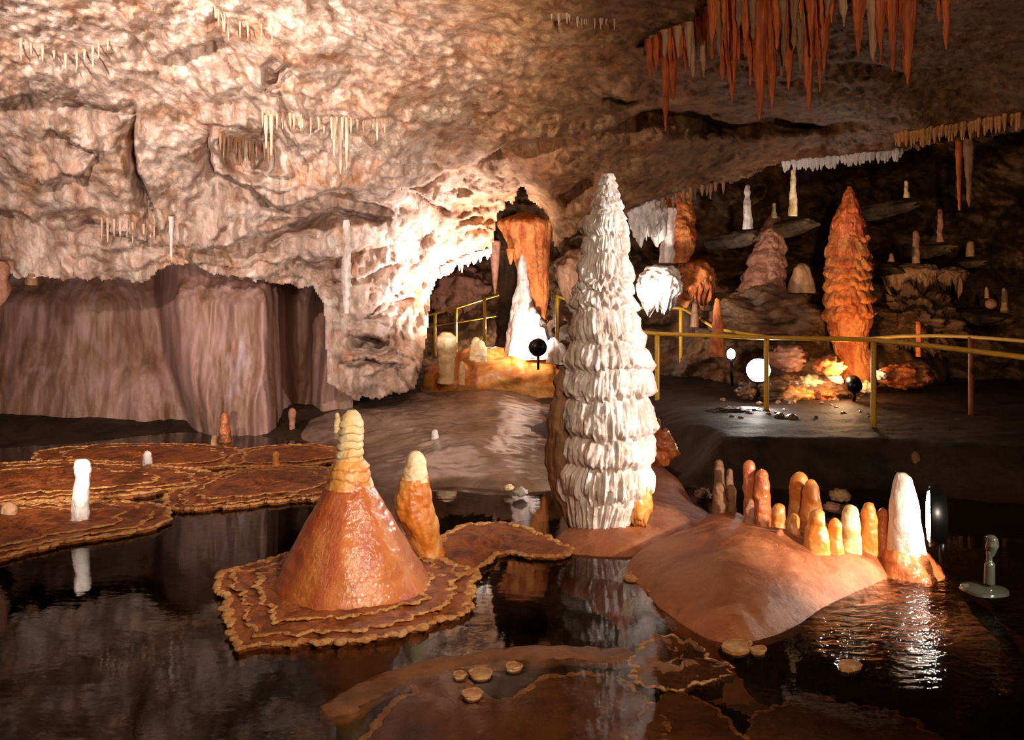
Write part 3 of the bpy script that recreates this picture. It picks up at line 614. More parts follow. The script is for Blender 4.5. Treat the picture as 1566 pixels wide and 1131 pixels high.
# ------------------------------------------------------------------ small stalagmites, each with its own label: (label, column, top, foot, top width, foot width, lean, material, foot height)
SM = [
    ('thin white club-shaped stalagmite on the front left shelf', 122, 702, 798, 24, 27, -3, 'white', .03),
    ('squat tan stub at the far left edge of the shelves', 14, 766, 787, 18, 24, 0, 'tan', .04),
    ('short white stump standing on the far rust shelf', 225, 689, 711, 12, 16, 0, 'white', .03),
    ('red-orange stalagmite below the streaked left wall', 344, 630, 660, 11, 17, 0, 'orange', .12),
    ('small tan stub in front of the red-orange one by the left wall', 328, 664, 678, 9, 11, 0, 'tan', .06),
    ('little amber stub on the far shelf left of the cream-tipped cone', 422, 690, 712, 9, 12, 0, 'amber', .03),
    ('pinkish top-heavy stalagmite before the dark gap in the left wall', 447, 623, 643, 13, 8, 0, 'pink', .15),
    ('slim pale stalagmite immediately left of the cream cone tip', 516, 630, 658, 7, 12, 0, 'cream', .12),
    ('short white peg on the crest of the pale slope', 665, 656, 681, 9, 13, 0, 'white', .12),
    ('tallest orange finger at the left end of the amber row', 1148, 704, 792, 16, 20, 2, 'orange', .14),
    ('orange-pink finger leaning on the tallest one at the left of the row', 1166, 717, 797, 18, 25, 1, 'orange', .14),
    ('low amber nub in front of the paired orange fingers', 1146, 762, 800, 12, 18, 0, 'pink', .14),
    ('tall amber stalagmite at the back of the row', 1223, 721, 782, 20, 32, 0, 'amber', .18),
    ('rounded amber stalagmite pressed against the tall one at the back', 1241, 732, 792, 18, 30, 0, 'amber', .18),
    ('small round-topped amber knob left of the row', 1191, 769, 806, 16, 22, 0, 'amber', .17),
    ('little amber peg right of the round-topped knob', 1214, 785, 826, 12, 20, 0, 'amber', .17),
    ('tiny orange spike at the front left foot of the row', 1192, 808, 836, 7, 24, 0, 'orange', .16),
    ('thick amber stub with a narrow neck in the middle of the row', 1249, 780, 846, 26, 36, 0, 'amber', .14),
    ('slender amber finger between the thick stub and the white-sided one', 1276, 792, 848, 14, 26, 0, 'amber', .13),
    ('blunt stalagmite with one white-lit side in the row', 1301, 772, 846, 20, 30, 0, 'cream', .11),
    ('amber stalagmite left of the big white one in the row', 1329, 767, 850, 18, 30, 0, 'amber', .08),
    ('dull orange finger squeezed beside the big white stalagmite', 1350, 776, 856, 14, 28, 0, 'orange', .05),
    ('large brilliant white stalagmite at the right end of the row', 1384, 723, 864, 34, 56, 0, 'white', .05),
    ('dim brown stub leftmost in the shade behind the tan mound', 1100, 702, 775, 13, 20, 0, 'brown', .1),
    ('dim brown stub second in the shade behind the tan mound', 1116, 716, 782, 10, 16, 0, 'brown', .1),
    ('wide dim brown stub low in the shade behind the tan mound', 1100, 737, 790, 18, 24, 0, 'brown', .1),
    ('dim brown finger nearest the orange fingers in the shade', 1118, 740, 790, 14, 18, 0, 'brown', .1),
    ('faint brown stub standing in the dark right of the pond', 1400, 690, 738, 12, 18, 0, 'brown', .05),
]
for k, (lab, x, t, b, wt, wb, ln, mt, z) in enumerate(SM):
    Y = depth_at(b, z)
    if 'brilliant' in lab:
        root = thing('stalagmite', lab, 'stalagmite', (*W(x, b, Y)[:2], z))
        part(root, 'spike', lathe([(723, 1372, 1384), (728, 1369, 1392), (740, 1366, 1396), (765, 1362, 1402), (800, 1360, 1407), (830, 1359, 1411), (850, 1357, 1416), (866, 1356, 1420)], Y, seg=80, rings=90, rough=.006, rs=9, seed=3), M['white'])
        part(root, 'stained_foot', lathe([(828, 1366, 1404), (840, 1358, 1414), (852, 1352, 1424), (868, 1346, 1436), (880, 1342, 1442)], Y, seg=80, rings=40, rough=.02, rs=7, seed=6), M['orange'], 'orange stained foot')
        continue
    if 'club' in lab:
        VF = lathe([(702, 118, 132), (706, 114, 136), (716, 114, 138), (730, 116, 138), (750, 113, 136), (775, 110, 135), (798, 108, 136)], Y, seg=40, rings=60, rough=.010, rs=14, seed=2)
    else:
        sc = 1.15 if mt in ('amber', 'cream', 'orange') and x > 1140 else 1.0
        pr = stalagprof(x, t, b + 8, wt * sc, wb * sc, ln, .16)
        if 'narrow neck' in lab: pr = [(780, 1244, 1256), (784, 1239, 1260), (796, 1237, 1262), (802, 1238, 1261), (808, 1233, 1264), (822, 1230, 1267), (854, 1226, 1270)]
        end = HY + (HC + .06) * F / Y; l_, r_ = pr[-1][1], pr[-1][2]
        if end > pr[-1][0] + 2: pr.append((end, l_ - .12 * (r_ - l_), r_ + .12 * (r_ - l_)))      # the foot goes down to the pool bed
        VF = lathe(pr, Y, seg=40, rings=64, rough=.012, rs=11, seed=k)
    solo('stalagmite', VF, M[mt], lab, 'stalagmite', (*W(x, b, Y)[:2], z))

# boulder behind the tall stalagmite
root = thing('boulder', 'orange knobbly boulder half hidden behind the tall white stalagmite', 'rock', (*W(1012, 705, 9.3)[:2], .1))
part(root, 'block', lump(W(1012, 684, 9.3), (.14, .15, .16), .5, 3, 0, 5, 9, 40, 30), M['orange']); part(root, 'knob', lump(W(1003, 652, 9.3), (.05, .06, .09), .3, 3, 0, 5, 2, 24, 20), M['orange'])

# ------------------------------------------------------------------ stalactites
def stalactite(lab, x, tip, w, mt, att=None, lean=0, group=None, flute=.12, name='stalactite', bury=6, seed=None, seg=28, rings=40, tipw=1.6, fwd=0.0):
    if att is None: att = float(np.interp(x, BOT[:, 0], BOT[:, 1])) - 8
    c = ceil_point(np.array([x]), np.array([att]))[0]; Y = float(c[1]) - fwd
    VF = lathe(stalacprof(x, att - bury, tip, w, tipw, lean), Y, seg=seg, rings=rings, flute=flute, fk=3, rough=.012 * min(1, w / 12), rs=8, seed=seed if seed is not None else x * .37)
    return solo(name, VF, M[mt], lab, 'stalactite', (c[0], Y, HC - (att - bury - HY) * Y / F), group)
RED = [(1020, 200, 10, 60, 'red', 'long thin stalactite with a white tip, leftmost of the long red ones'), (1029, 154, 11, 58, 'red', 'rust stalactite touching the white-tipped one'), (994, 122, 9, 66, 'red', 'short rust stalactite at the left end of the red curtain'),
    (1004, 110, 8, 62, 'red', 'second short rust stalactite from the left end of the red curtain'), (1047, 108, 8, 44, 'red', 'short rust stalactite right of the white-tipped one'), (1060, 118, 8, 38, 'tan', 'narrow tan stalactite before the thick red cluster'), (1074, 120, 9, 26, 'tan', 'second narrow tan stalactite before the thick red cluster'),
    (1085, 96, 8, 14, 'tan', 'short tan stalactite at the corner of the red curtain'), (1108, 122, 15, -10, 'red', 'red stalactite left of the first thick orange-red one'), (1117, 156, 19, -30, 'red', 'thick orange-red stalactite in the left half of the red cluster'), (1124, 128, 12, -40, 'red', 'red stalactite grown against the first thick orange-red one'), (1133, 97, 12, -30, 'red', 'short red stalactite left of the longest thick one'),
    (1150, 130, 16, -45, 'red', 'red stalactite at the left flank of the longest thick one'), (1163, 188, 22, -50, 'red', 'longest thick orange-red stalactite of the cluster'), (1180, 173, 17, -50, 'red', 'long red stalactite right of the longest thick one'), (1196, 120, 13, -50, 'brown', 'brown stalactite between two long red ones'), (1208, 142, 17, -50, 'red', 'orange stalactite with a ragged end in the middle of the curtain'),
    (1222, 110, 16, -50, 'brown', 'broad brown stalactite right of the ragged orange one'), (1238, 173, 19, -52, 'red', 'long red stalactite with a pale dot at its tip'), (1251, 140, 12, -50, 'red', 'slim red stalactite grown beside the pale-dotted one'), (1262, 108, 15, -50, 'red', 'dark red stalactite at the right end of the cluster'), (1289, 40, 12, -50, 'tan', 'short tan stalactite right of the red cluster'),
    (1314, 87, 16, -52, 'red', 'dark red stalactite, first of the spaced row at upper right'), (1333, 98, 14, -52, 'tan', 'tan stalactite in the spaced row at upper right'), (1346, 99, 13, -52, 'red', 'red stalactite just right of the tan one at upper right'), (1364, 112, 14, -52, 'red', 'red stalactite with a drawn-out tip at upper right'), (1391, 130, 20, -55, 'red', 'thickest long red stalactite of the spaced row at upper right'), (1434, 35, 10, -50, 'red', 'short dull red stalactite near the upper right corner'), (1448, 76, 12, -50, 'red', 'lone dull red stalactite nearest the upper right corner')]
for x, tip, w, att, mt, lab in RED: stalactite(lab, x, tip, w * 1.6, mt, att, lean=RNG.uniform(-4, 4), seed=x, flute=.22, seg=40, rings=70)
for k in range(34):
    x = 1086 + k * 5.6 + RNG.uniform(-3, 3)
    stalactite('slim red stalactite filling the gaps of the thick red cluster', x, 30 + 75 * RNG.random() ** 1.3, RNG.uniform(11, 20), ('red', 'red', 'brown')[k % 3], -30 - 30 * RNG.random(), RNG.uniform(-3, 3), 'slim red stalactites of the cluster', .25, seed=x, fwd=RNG.uniform(-.1, .25))
for k in range(16):
    x = 992 + k * 6.2 + RNG.uniform(-2, 2); at = float(np.interp(x, [990, 1060, 1090], [62, 38, 10]))
    stalactite('slim rust stalactite of the small curtain beside the white-tipped one', x, at + 25 + 45 * RNG.random(), RNG.uniform(7, 12), ('red', 'tan', 'red')[k % 3], at, RNG.uniform(-2, 2), 'slim stalactites of the small curtain', .25, seed=x, fwd=RNG.uniform(-.05, .15))
LONG = [(262, 398, 7, 345, 'white', 'thin white stalactite hanging at the dark crack above the left wall'), (415, 238, 7, 188, 'straw', 'longest straw stalactite in front of the dark alcove'), (407, 228, 6, 190, 'straw', 'shorter straw beside the longest one at the alcove'),
    (521, 266, 8, 196, 'straw', 'long straw stalactite above the dark ledge'), (511, 240, 6, 194, 'straw', 'shorter straw left of the long one above the dark ledge'), (530, 258, 6, 196, 'straw', 'straw right of the long one above the dark ledge')]
for x, tip, w, att, mt, lab in LONG: stalactite(lab, x, tip, w, mt, att, seg=14, rings=24, fwd=.16, bury=14)
# ringed column against the rock mass, brown columns at far left
solo('slender_stalagmite', lathe([(336, 526, 534), (350, 524, 535), (380, 524, 536), (420, 522, 537), (450, 524, 536), (472, 525, 535), (480, 526, 534)], 11.25, seg=40, rings=90, tiers=[350, 362, 374, 388, 402, 416, 430, 445, 460], lip=.14, rough=.012, rs=12), M['white'], 'slender ringed white pillar against the rough rock left of the grotto', 'stalagmite', W(530, 480, 11.25))
solo('rock_post', lathe([(385, 41, 53), (400, 40, 54), (436, 38, 56)], 11.2, seg=30, rings=40, flute=.2, fk=2, rough=.02, rs=5), M['brown'], 'brown post of rock under the left ledge', 'stalagmite', W(47, 436, 11.2))
solo('rock_post', lathe([(398, -12, 8), (410, -14, 12), (440, -14, 14), (470, -16, 2), (480, -16, -4)], 11.0, seg=30, rings=40, rough=.05, rs=5), M['pink'], 'pale lobe of rock at the left edge of the streaked wall', 'rock', W(0, 440, 11.0))
# straws under the ledges
def straws(att_pts, n, lens, mt, lab, grp, w=(3, 5)):
    P = np.array(att_pts, float)
    for k in range(n):
        t = (k + .5) / n * (len(P) - 1); x = np.interp(t, range(len(P)), P[:, 0]) + random.uniform(-4, 4); y = np.interp(t, range(len(P)), P[:, 1])
        stalactite(lab, x, y + random.uniform(*lens), random.uniform(*w), mt, y, group=grp, seg=10, rings=14, name='straw_stalactite', flute=0, bury=4, tipw=1)
straws([(335, 205), (420, 222)], 12, (22, 46), 'brown', 'thin brown straw in the dark alcove on the left', 'straws of the dark alcove')
straws([(395, 172), (500, 182), (590, 186)], 20, (12, 32), 'straw', 'short pale straw along the ledge above the dark alcove', 'straws along the pale ledge')
straws([(25, 60), (110, 85), (170, 60)], 10, (14, 34), 'straw', 'short pale straw high on the upper left wall', 'straws at upper left')
straws([(330, 8), (345, 30), (420, 45)], 10, (14, 34), 'straw', 'short pale straw at the top edge of the bright ceiling', 'straws on the bright ceiling')
straws([(840, 22), (940, 30)], 14, (8, 18), 'straw', 'tiny straw at the top of the brown ceiling', 'straws on the brown ceiling')
straws([(150, 335), (240, 350)], 10, (14, 36), 'straw', 'pale straw under the left ledge beside the crack', 'straws beside the crack')
straws([(1195, 250), (1290, 240), (1378, 230)], 64, (9, 17), 'white', 'small drip coloured white as if lit, fringing the dark chamber roof', 'bright fringe of the chamber roof', (8, 12))  # the white colour stands in for lamplight on the roof edge
straws([(1370, 205), (1460, 192), (1560, 172)], 54, (14, 28), 'amber', 'small rust drip of the long fringe at the right edge', 'rust fringe at the right', (6, 9))
straws([(672, 412), (705, 398), (750, 384)], 18, (8, 18), 'white', 'white drip along the lit arch of the grotto', 'drips of the grotto arch', (6, 9))
straws([(985, 318), (1050, 290), (1110, 280)], 14, (10, 26), 'brown', 'brown drip of the roof edge right of the tall stalagmite', 'drips right of the tall stalagmite', (5, 8))

# ------------------------------------------------------------------ the lit grotto
Yg = 14.6
root = thing('flowstone_pillar', 'orange fluted pillar flowing into a white foot in the grotto', 'column', W(805, 530, Yg))
part(root, 'orange_head', lathe([(326, 796, 812), (331, 776, 832), (337, 763, 842), (344, 762, 844), (355, 770, 842), (375, 778, 840), (400, 788, 838), (425, 796, 838), (445, 802, 838), (470, 806, 836), (500, 808, 834)], Yg, seg=90, rings=90, flute=.12, fk=8, rough=.02, rs=5, squash=.7, seed=3), M['ochre'], 'orange fluted upper part')
part(root, 'white_foot', lathe([(388, 798, 801), (400, 794, 805), (430, 790, 808), (460, 786, 812), (490, 779, 830), (510, 774, 838), (530, 770, 846), (548, 766, 850)], Yg - .15, seg=70, rings=80, flute=.10, fk=4, rough=.03, rs=5, squash=.8, seed=5), M['white'], 'white lower part')
part(root, 'drip_tooth', lathe(stalacprof(781, 380, 405, 13), Yg - .35, seg=20, rings=20), M['ochre'], 'hanging orange tooth')
def cluster(lab, spikes, Y, mt, name='stalagmite_cluster'):
    root = thing(name, lab, 'stalagmite', W(spikes[0][0], spikes[0][2], Y))
    for k, (x, t, b, wt, wb) in enumerate(spikes):
        part(root, 'spire', lathe(stalagprof(x, t, b, wt, wb), Y - .03 * k, seg=30, rings=44, rough=.03, rs=7, seed=k), M[mt])
cluster('white knobbly cluster of spires right of the white pillar foot', [(813, 468, 545, 10, 34), (821, 478, 545, 8, 22), (806, 492, 546, 12, 30), (829, 500, 548, 10, 20)], 14.3, 'white')
cluster('cream pair of stumps at the left of the grotto floor', [(727, 514, 550, 12, 22), (734, 520, 552, 12, 24)], 13.9, 'cream')
cluster('white lumps at the right end of the grotto behind the tall stalagmite', [(848, 515, 555, 16, 26), (858, 524, 556, 12, 20)], 13.8, 'white')
solo('stalagmite', lathe([(508, 676, 690), (516, 668, 698), (530, 667, 699), (540, 670, 696), (575, 672, 694), (586, 668, 696)], 13.6, seg=44, rings=60, rough=.02, rs=7, flute=.08, fk=4), M['cream'], 'thick pale stump at the left mouth of the grotto', 'stalagmite', W(683, 586, 13.6))
solo('stalagmite', lathe(stalagprof(706, 552, 588, 7, 11), 13.6, seg=24, rings=36, rough=.01, rs=7), M['cream'], 'thin pale peg beside the thick stump at the grotto mouth', 'stalagmite', W(706, 588, 13.6))
solo('flowstone_platform', lump(W(760, 590, 14.6), (1.15, .75, .58), .22, 3, .0, 6, 7, 90, 60), M['amber'], 'rounded orange flowstone platform of the grotto floor', 'flowstone', W(760, 600, 14.6))
solo('drapery', lump(W(883, 412, 14.8), (.36, .3, .33), .2, 3, .3, 6, 3, 70, 44), M['brown'], 'brown drapery lump hanging left of the tall white stalagmite', 'flowstone', W(883, 412, 14.8))
solo('rock_shelf', lump(W(705, 445, 20.5), (.75, .5, .5), .35, 4, .15, 6, 5, 60, 40), M['pink'], 'pinkish lit rock seen through the grotto opening', 'rock', W(705, 445, 20.5))
solo('rock_post', lathe([(380, 762, 800), (450, 764, 800), (530, 760, 806)], 15.6, seg=40, rings=50, flute=.2, fk=4, rough=.05, rs=4), M['dark'], 'dark brown pillar behind the orange fluted one', 'rock', W(780, 530, 15.6))
solo('stalactite', lathe(stalacprof(757, 368, 450, 16), 14.9, seg=24, rings=30, flute=.1, fk=3), M['pink'], 'slim rust stalactite in the grotto arch', 'stalactite', W(757, 392, 14.9))

# ------------------------------------------------------------------ the chamber on the right
Yc = 13.6
solo('flowstone_boss', lump(W(990, 322, 12.4), (.26, .25, .26), .3, 3.5, .25, 6, 2, 70, 44), M['white'], 'white hanging boss with a fringe, upper right of the tall stalagmite', 'flowstone', W(990, 322, 12.4))
root = thing('flowstone_pillar', 'pillar with one white and one rust side right of the tall stalagmite', 'column', W(1035, 410, Yc))
part(root, 'pillar_body', lathe([(285, 1022, 1052), (310, 1020, 1058), (330, 1018, 1062), (360, 1012, 1064), (385, 1010, 1062), (402, 1008, 1050)], Yc, seg=70, rings=90, tiers=[305, 318, 331, 344, 357, 370, 384], lip=.06, flute=.06, fk=6, drip=6, rough=.03, rs=6, seed=4), M['ochre'])
part(root, 'white_flank', lathe([(318, 1020, 1036), (345, 1014, 1036), (385, 1010, 1036), (402, 1009, 1034)], Yc - .14, seg=40, rings=50, rough=.02, rs=6, flute=.05, fk=3), M['white'], 'white flank')
solo('flowstone_boss', lump(W(1008, 432, 13.2), (.31, .28, .24), .25, 3.5, .25, 6, 8, 70, 44), M['white'], 'brilliant white round boss with drips beneath the two-sided pillar', 'flowstone', W(1008, 432, 13.2))
solo('drapery', lump(W(1062, 425, 13.7), (.3, .28, .26), .25, 3.5, .25, 6, 5, 70, 44), M['ochre'], 'orange drapery right of the brilliant white boss', 'flowstone', W(1062, 425, 13.7))
def chamber_stalac(lab, x, t, b, w, mt, Y=13.2):
    solo('stalactite', lathe(stalacprof(x, t, b, w, 3), Y, seg=24, rings=34, rough=.012, rs=8, flute=.1, fk=3, seed=x), M[mt], lab, 'stalactite', W(x, t, Y))
def inverted(lab, x, t, b, wt, wb, mt, Y=13.4, name='stalagmite'):
    solo(name, lathe(stalagprof(x, t, b, wt, wb), Y, seg=28, rings=44, rough=.015, rs=8, flute=.08, fk=3, seed=x), M[mt], lab, 'stalagmite', W(x, b, Y))
inverted('bright white spike on a dark ledge under the roof of the dark chamber', 1143, 282, 350, 7, 15, 'white', 13.0)
inverted('tall narrow cream spike before the dark opening', 1213, 258, 330, 5, 14, 'cream', 13.0)
inverted('small cream spike alone in the black of the chamber', 1386, 276, 302, 3, 9, 'cream', 13.4, 'stalactite')
inverted('tiny cream peg on top of the brown tiered stalagmite', 1184, 310, 334, 4, 8, 'cream', 14.0)
chamber_stalac('slim red-brown stalactite at the right of the dark chamber', 1467, 205, 322, 9, 'red', 12.6)
chamber_stalac('dim brown stalactite beside the slim red-brown one', 1482, 205, 318, 14, 'brown', 12.9)
inverted('short reddish post in the dark to the right of the ochre tower', 1438, 318, 370, 6, 10, 'pink', 13.6)
inverted('tan post standing on the fringed brown drapery', 1401, 352, 402, 8, 13, 'tan', 14.2)
inverted('tan stub in the dark at far right', 1484, 368, 392, 9, 12, 'tan', 14.0)
inverted('pale peg above the right end of the fringed drapery', 1363, 386, 400, 5, 10, 'tan', 14.0)
inverted('ringed pale spike at the far right of the dark shelf', 1536, 440, 478, 5, 12, 'tan', 13.4)
inverted('small pale spike left of the round ball stone', 1509, 438, 455, 4, 7, 'tan', 13.4)
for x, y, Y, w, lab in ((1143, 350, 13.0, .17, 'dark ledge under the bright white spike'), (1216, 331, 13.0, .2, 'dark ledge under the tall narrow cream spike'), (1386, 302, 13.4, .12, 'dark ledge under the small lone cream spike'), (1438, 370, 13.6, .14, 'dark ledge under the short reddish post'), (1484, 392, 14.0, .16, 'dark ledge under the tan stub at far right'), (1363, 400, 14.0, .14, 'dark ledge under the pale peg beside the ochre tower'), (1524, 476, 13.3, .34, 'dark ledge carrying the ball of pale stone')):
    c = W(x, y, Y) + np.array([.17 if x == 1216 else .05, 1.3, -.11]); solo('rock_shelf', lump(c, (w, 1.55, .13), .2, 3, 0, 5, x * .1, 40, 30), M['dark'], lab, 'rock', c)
solo('ball_stone', lump(W(1516, 464, 13.2), (.085, .08, .075), .08, 3, 0, 5, 3, 30, 22), M['pink'], 'round ball of pale stone on the dark right shelf', 'rock', W(1516, 464, 13.2))
Yo = 13.2
root = thing('tower_stalagmite', 'tall ochre tiered tower stalagmite with a dark pointed top', 'stalagmite', W(1300, 575, Yo))
part(root, 'tower', lathe([(360, 1270, 1325), (385, 1266, 1326), (400, 1266, 1332), (425, 1264, 1330), (455, 1263, 1333), (480, 1262, 1334), (490, 1262, 1335), (510, 1268, 1328), (530, 1276, 1326), (555, 1286, 1332), (585, 1290, 1336)], Yo, seg=140, rings=200, tiers=[367, 395, 412, 428, 446, 468, 487], lip=.17, flute=.05, fk=7, drip=7, rough=.025, rs=8, seed=6), M['ochre'])
part(root, 'pointed_top', lathe([(285, 1296, 1301), (295, 1292, 1306), (310, 1286, 1312), (330, 1278, 1319), (345, 1272, 1323), (364, 1270, 1325)], Yo, seg=90, rings=80, tiers=[305, 330, 352], lip=.10, flute=.08, fk=6, drip=8, rough=.02, rs=8, seed=7), M['red'], 'dark red pointed top')
root = thing('tower_stalagmite', 'brown terraced stalagmite left of the ochre tower', 'stalagmite', W(1168, 445, 14.2))
part(root, 'tower', lathe([(330, 1178, 1192), (350, 1164, 1196), (380, 1155, 1200), (385, 1150, 1199), (410, 1143, 1200), (440, 1128, 1200), (452, 1120, 1202)], 14.2, seg=100, rings=120, tiers=[345, 362, 383, 404, 425], lip=.17, flute=.05, fk=6, drip=6, rough=.03, rs=6, seed=9), M['pink'])
inverted('flared tan stump between the brown and the ochre towers', 1226, 402, 448, 18, 46, 'tan', 14.0)
solo('drapery', lump(W(1395, 416, 14.4), (.50, .28, .14), .2, 3.5, .32, 8, 6, 90, 44), M['tan'], 'fringed brown drapery right of the ochre tower', 'flowstone', W(1395, 416, 14.4))
solo('drapery', lump(W(1457, 418, 14.2), (.22, .2, .10), .25, 3.5, .25, 6, 12, 60, 40), M['brown'], 'small dark drapery at the right end of the fringed one', 'flowstone', W(1457, 418, 14.2))
solo('rock_shelf', lump(W(1170, 487, 14.0), (.95, .7, .45), .3, 4, .0, 6, 15, 100, 70), M['back'], 'brown layered rock shelf behind the yellow railing', 'rock', W(1170, 510, 14.0))
solo('rock_shelf', lump(W(1400, 490, 14.2), (.62, .5, .42), .55, 5, .1, 6, 21, 100, 70), M['back'], 'craggy brown rock under the fringed drapery', 'rock', W(1400, 520, 14.2))
inverted('knobbly amber spike rising behind the railing', 1097, 455, 545, 8, 26, 'ochre', 12.9)
inverted('short dull spike behind the left bend of the rear rail', 1063, 462, 500, 8, 14, 'brown', 13.6)
inverted('slim tan post behind the right rail', 1405, 490, 545, 7, 10, 'ochre', 12.6)
solo('rock_shelf', lump(W(1385, 575, 12.6), (.36, .35, .16), .3, 4, .0, 6, 31, 60, 40), M['ochre'], 'lit ochre ledge at the foot of the tower by the yellow post', 'rock', W(1385, 590, 12.6))
solo('rock_shelf', lump(W(1215, 598, 12.4), (.72, .4, .22), .28, 4, .0, 6, 33, 90, 60), M['stone'], 'glistening wet rock around the lit floodlight', 'rock', W(1215, 610, 12.4))
for k, (x, y, r, mt, lab) in enumerate([(1230, 700, .09, 'stone', 'dim rounded rock in the dark water behind the amber row'), (1335, 702, .08, 'stone', 'dim rock in the dark water under the yellow post'), (1285, 757, .07, 'tan', 'small shell-like tan rock behind the amber row'), (1272, 775, .05, 'pink', 'small reddish rock between the amber stalagmites'), (795, 752, .05, 'white', 'white stone at the water edge left of the tall stalagmite'), (778, 745, .035, 'cream', 'small cream stone beside the white stone'), (1075, 755, .06, 'stone', 'dim rock left of the dim brown stubs')]):
    Y = depth_at(y + 6, .02); c = W(x, y, Y)
    solo('rock', lump(c, (r * 1.3, r, r * .8), .35, 4, 0, 5, k, 30, 22), M[mt], lab, 'rock', c)
solo('rock', lump(W(1128, 628, 11.0), (.34, .16, .05), .25, 4, 0, 5, 41, 50, 30), M['wetslab'], 'flat wet slab added to catch the glare of the lit floodlight', 'rock', W(1128, 632, 11.0))  # glossy slab put in so the floodlight leaves a glare here
for k, (x, y, r, mt, lab) in enumerate([(1268, 560, .13, 'ochre', 'ochre rock at the left foot of the ochre tower'), (1240, 584, .10, 'cream', 'cream rock right of the lit floodlight'), (1276, 582, .08, 'white', 'small white rock left of the bell-shaped spotlight'), (1218, 606, .14, 'amber', 'amber rock low in front of the wet rock'), (1345, 573, .07, 'white', 'small white rock just right of the front yellow post'),
        (1326, 592, .08, 'cream', 'cream rock between the bell-shaped spotlight and the yellow post'), (1262, 606, .10, 'ochre', 'ochre rock under the bell-shaped spotlight'), (1205, 548, .17, 'pink', 'dusky rock above and right of the lit floodlight'), (1192, 590, .07, 'white', 'pale rock touching the lit floodlight'), (1140, 600, .09, 'stone', 'wet dark rock under the small white lamp')]):
    c = W(x, y, 12.0 + .2 * (k % 3)); solo('rock', lump(c, (r * 1.4, r, r * .9), .4, 4, 0, 5, 50 + k, 36, 26), M[mt], lab, 'rock', c)
# glittering stones round the floodlight
proto = None
for k in range(34):
    x = random.uniform(1105, 1330); y = random.uniform(600, 640); Y = depth_at(y, .45)
    if Y > 12.6: Y = 12.2
    c = W(x, y, Y); s = random.uniform(.5, 1.3)
    if proto is None:
        proto = solo('pebble', lump(c, (.05, .045, .035), .3, 4, 0, 5, 3, 20, 14), M['stone'], 'glistening wet pebble before the floodlight', 'stone', c, 'pebbles before the floodlight')
    else: dup(proto, c, (s, s, s), random.uniform(0, 6))

# ------------------------------------------------------------------ railings
def rail_pts(pts, n=14):
    P = np.array([W(*p) for p in pts]); t = np.linspace(0, len(P) - 1, n * (len(P) - 1) + 1)
    Q = np.column_stack([np.interp(t, range(len(P)), P[:, k]) for k in range(3)])
    for _ in range(3): Q[1:-1] = (Q[:-2] + Q[1:-1] * 2 + Q[2:]) / 4
    return Q
def post(root, x, t, b, Y, r, mt='yellow'):
    a, c = W(x, t, Y), W(x, b, Y); part(root, 'post', tube(np.linspace(c, a, 6), r), M[mt])
root = thing('railing', 'front yellow pipe railing of the walkway on the right', 'railing', W(1335, 658, 9.82))
part(root, 'handrail', tube(rail_pts([(960, 506, 12.4), (1005, 510, 12.2), (1170, 516, 11.0), (1335, 519, 9.82), (1460, 533, 8.9), (1566, 546, 8.2), (1760, 574, 7.2)]), .027), M['yellow'])
for x, t, b, Y in ((1005, 512, 628, 12.2), (1172, 518, 634, 11.0), (1336, 521, 660, 9.82)): post(root, x, t, b, Y, .03)
post(root, 1740, 572, 760, 7.3, .03)
root = thing('railing', 'rear railing of the walkway, bending down behind the front one', 'railing', W(1485, 648, 10.7))
part(root, 'handrail', tube(rail_pts([(851, 452, 15.6), (880, 463, 15.3), (960, 470, 15.0), (1044, 471, 14.6), (1095, 503, 13.4), (1180, 516, 12.6), (1300, 520, 12), (1375, 514, 11.6), (1430, 513, 11.2), (1485, 515, 10.7), (1566, 521, 9.9), (1760, 540, 8.6)]), .022), M['yellow'])
post(root, 1041, 473, 580, 14.6, .03); post(root, 1485, 515, 650, 10.7, .032, 'rustpaint'); post(root, 852, 450, 545, 15.6, .034)
root = thing('railing', 'small distant railing inside the grotto', 'railing', W(700, 530, 17.5))
part(root, 'handrail', tube(rail_pts([(655, 482, 17.5), (697, 471, 17.5), (741, 457, 17.5), (800, 440, 17.6)]), .02), M['yellow'])
part(root, 'lower_rail', tube(rail_pts([(655, 500, 17.5), (741, 486, 17.5), (800, 476, 17.6)]), .012), M['yellow'])
for x, t in ((665, 480), (697, 471), (741, 457)): post(root, x, t, 545, 17.5, .032)

# ------------------------------------------------------------------ lamps in view
def disc_stack(c, axis, prof, seg=32):
    axis = np.asarray(axis, float); axis /= np.linalg.norm(axis)
    u = np.cross(axis, [0, 0, 1.0]); u /= np.linalg.norm(u); v = np.cross(u, axis)
    th = np.linspace(0, 2 * PI, seg, endpoint=False)
    return ring_mesh(np.array([np.asarray(c) + axis * d + r * (np.cos(th)[:, None] * u + np.sin(th)[:, None] * v) for d, r in prof]))
def spot(name, loc, aim, energy, col, angle, blend=.6, size=.06):
    l = bpy.data.lights.new(name, 'SPOT'); l.energy = energy; l.color = col; l.spot_size = math.radians(angle); l.spot_blend = blend; l.shadow_soft_size = size
    o = bpy.data.objects.new(name, l); COL.objects.link(o); o.location = Vector([float(c) for c in loc])
    o.rotation_euler = (Vector([float(c) for c in aim]) - o.location).to_track_quat('-Z', 'Y').to_euler(); return o
def point(name, loc, energy, col, size=.1):
    l = bpy.data.lights.new(name, 'POINT'); l.energy = energy; l.color = col; l.shadow_soft_size = size
    o = bpy.data.objects.new(name, l); COL.objects.link(o); o.location = Vector([float(c) for c in loc]); return o
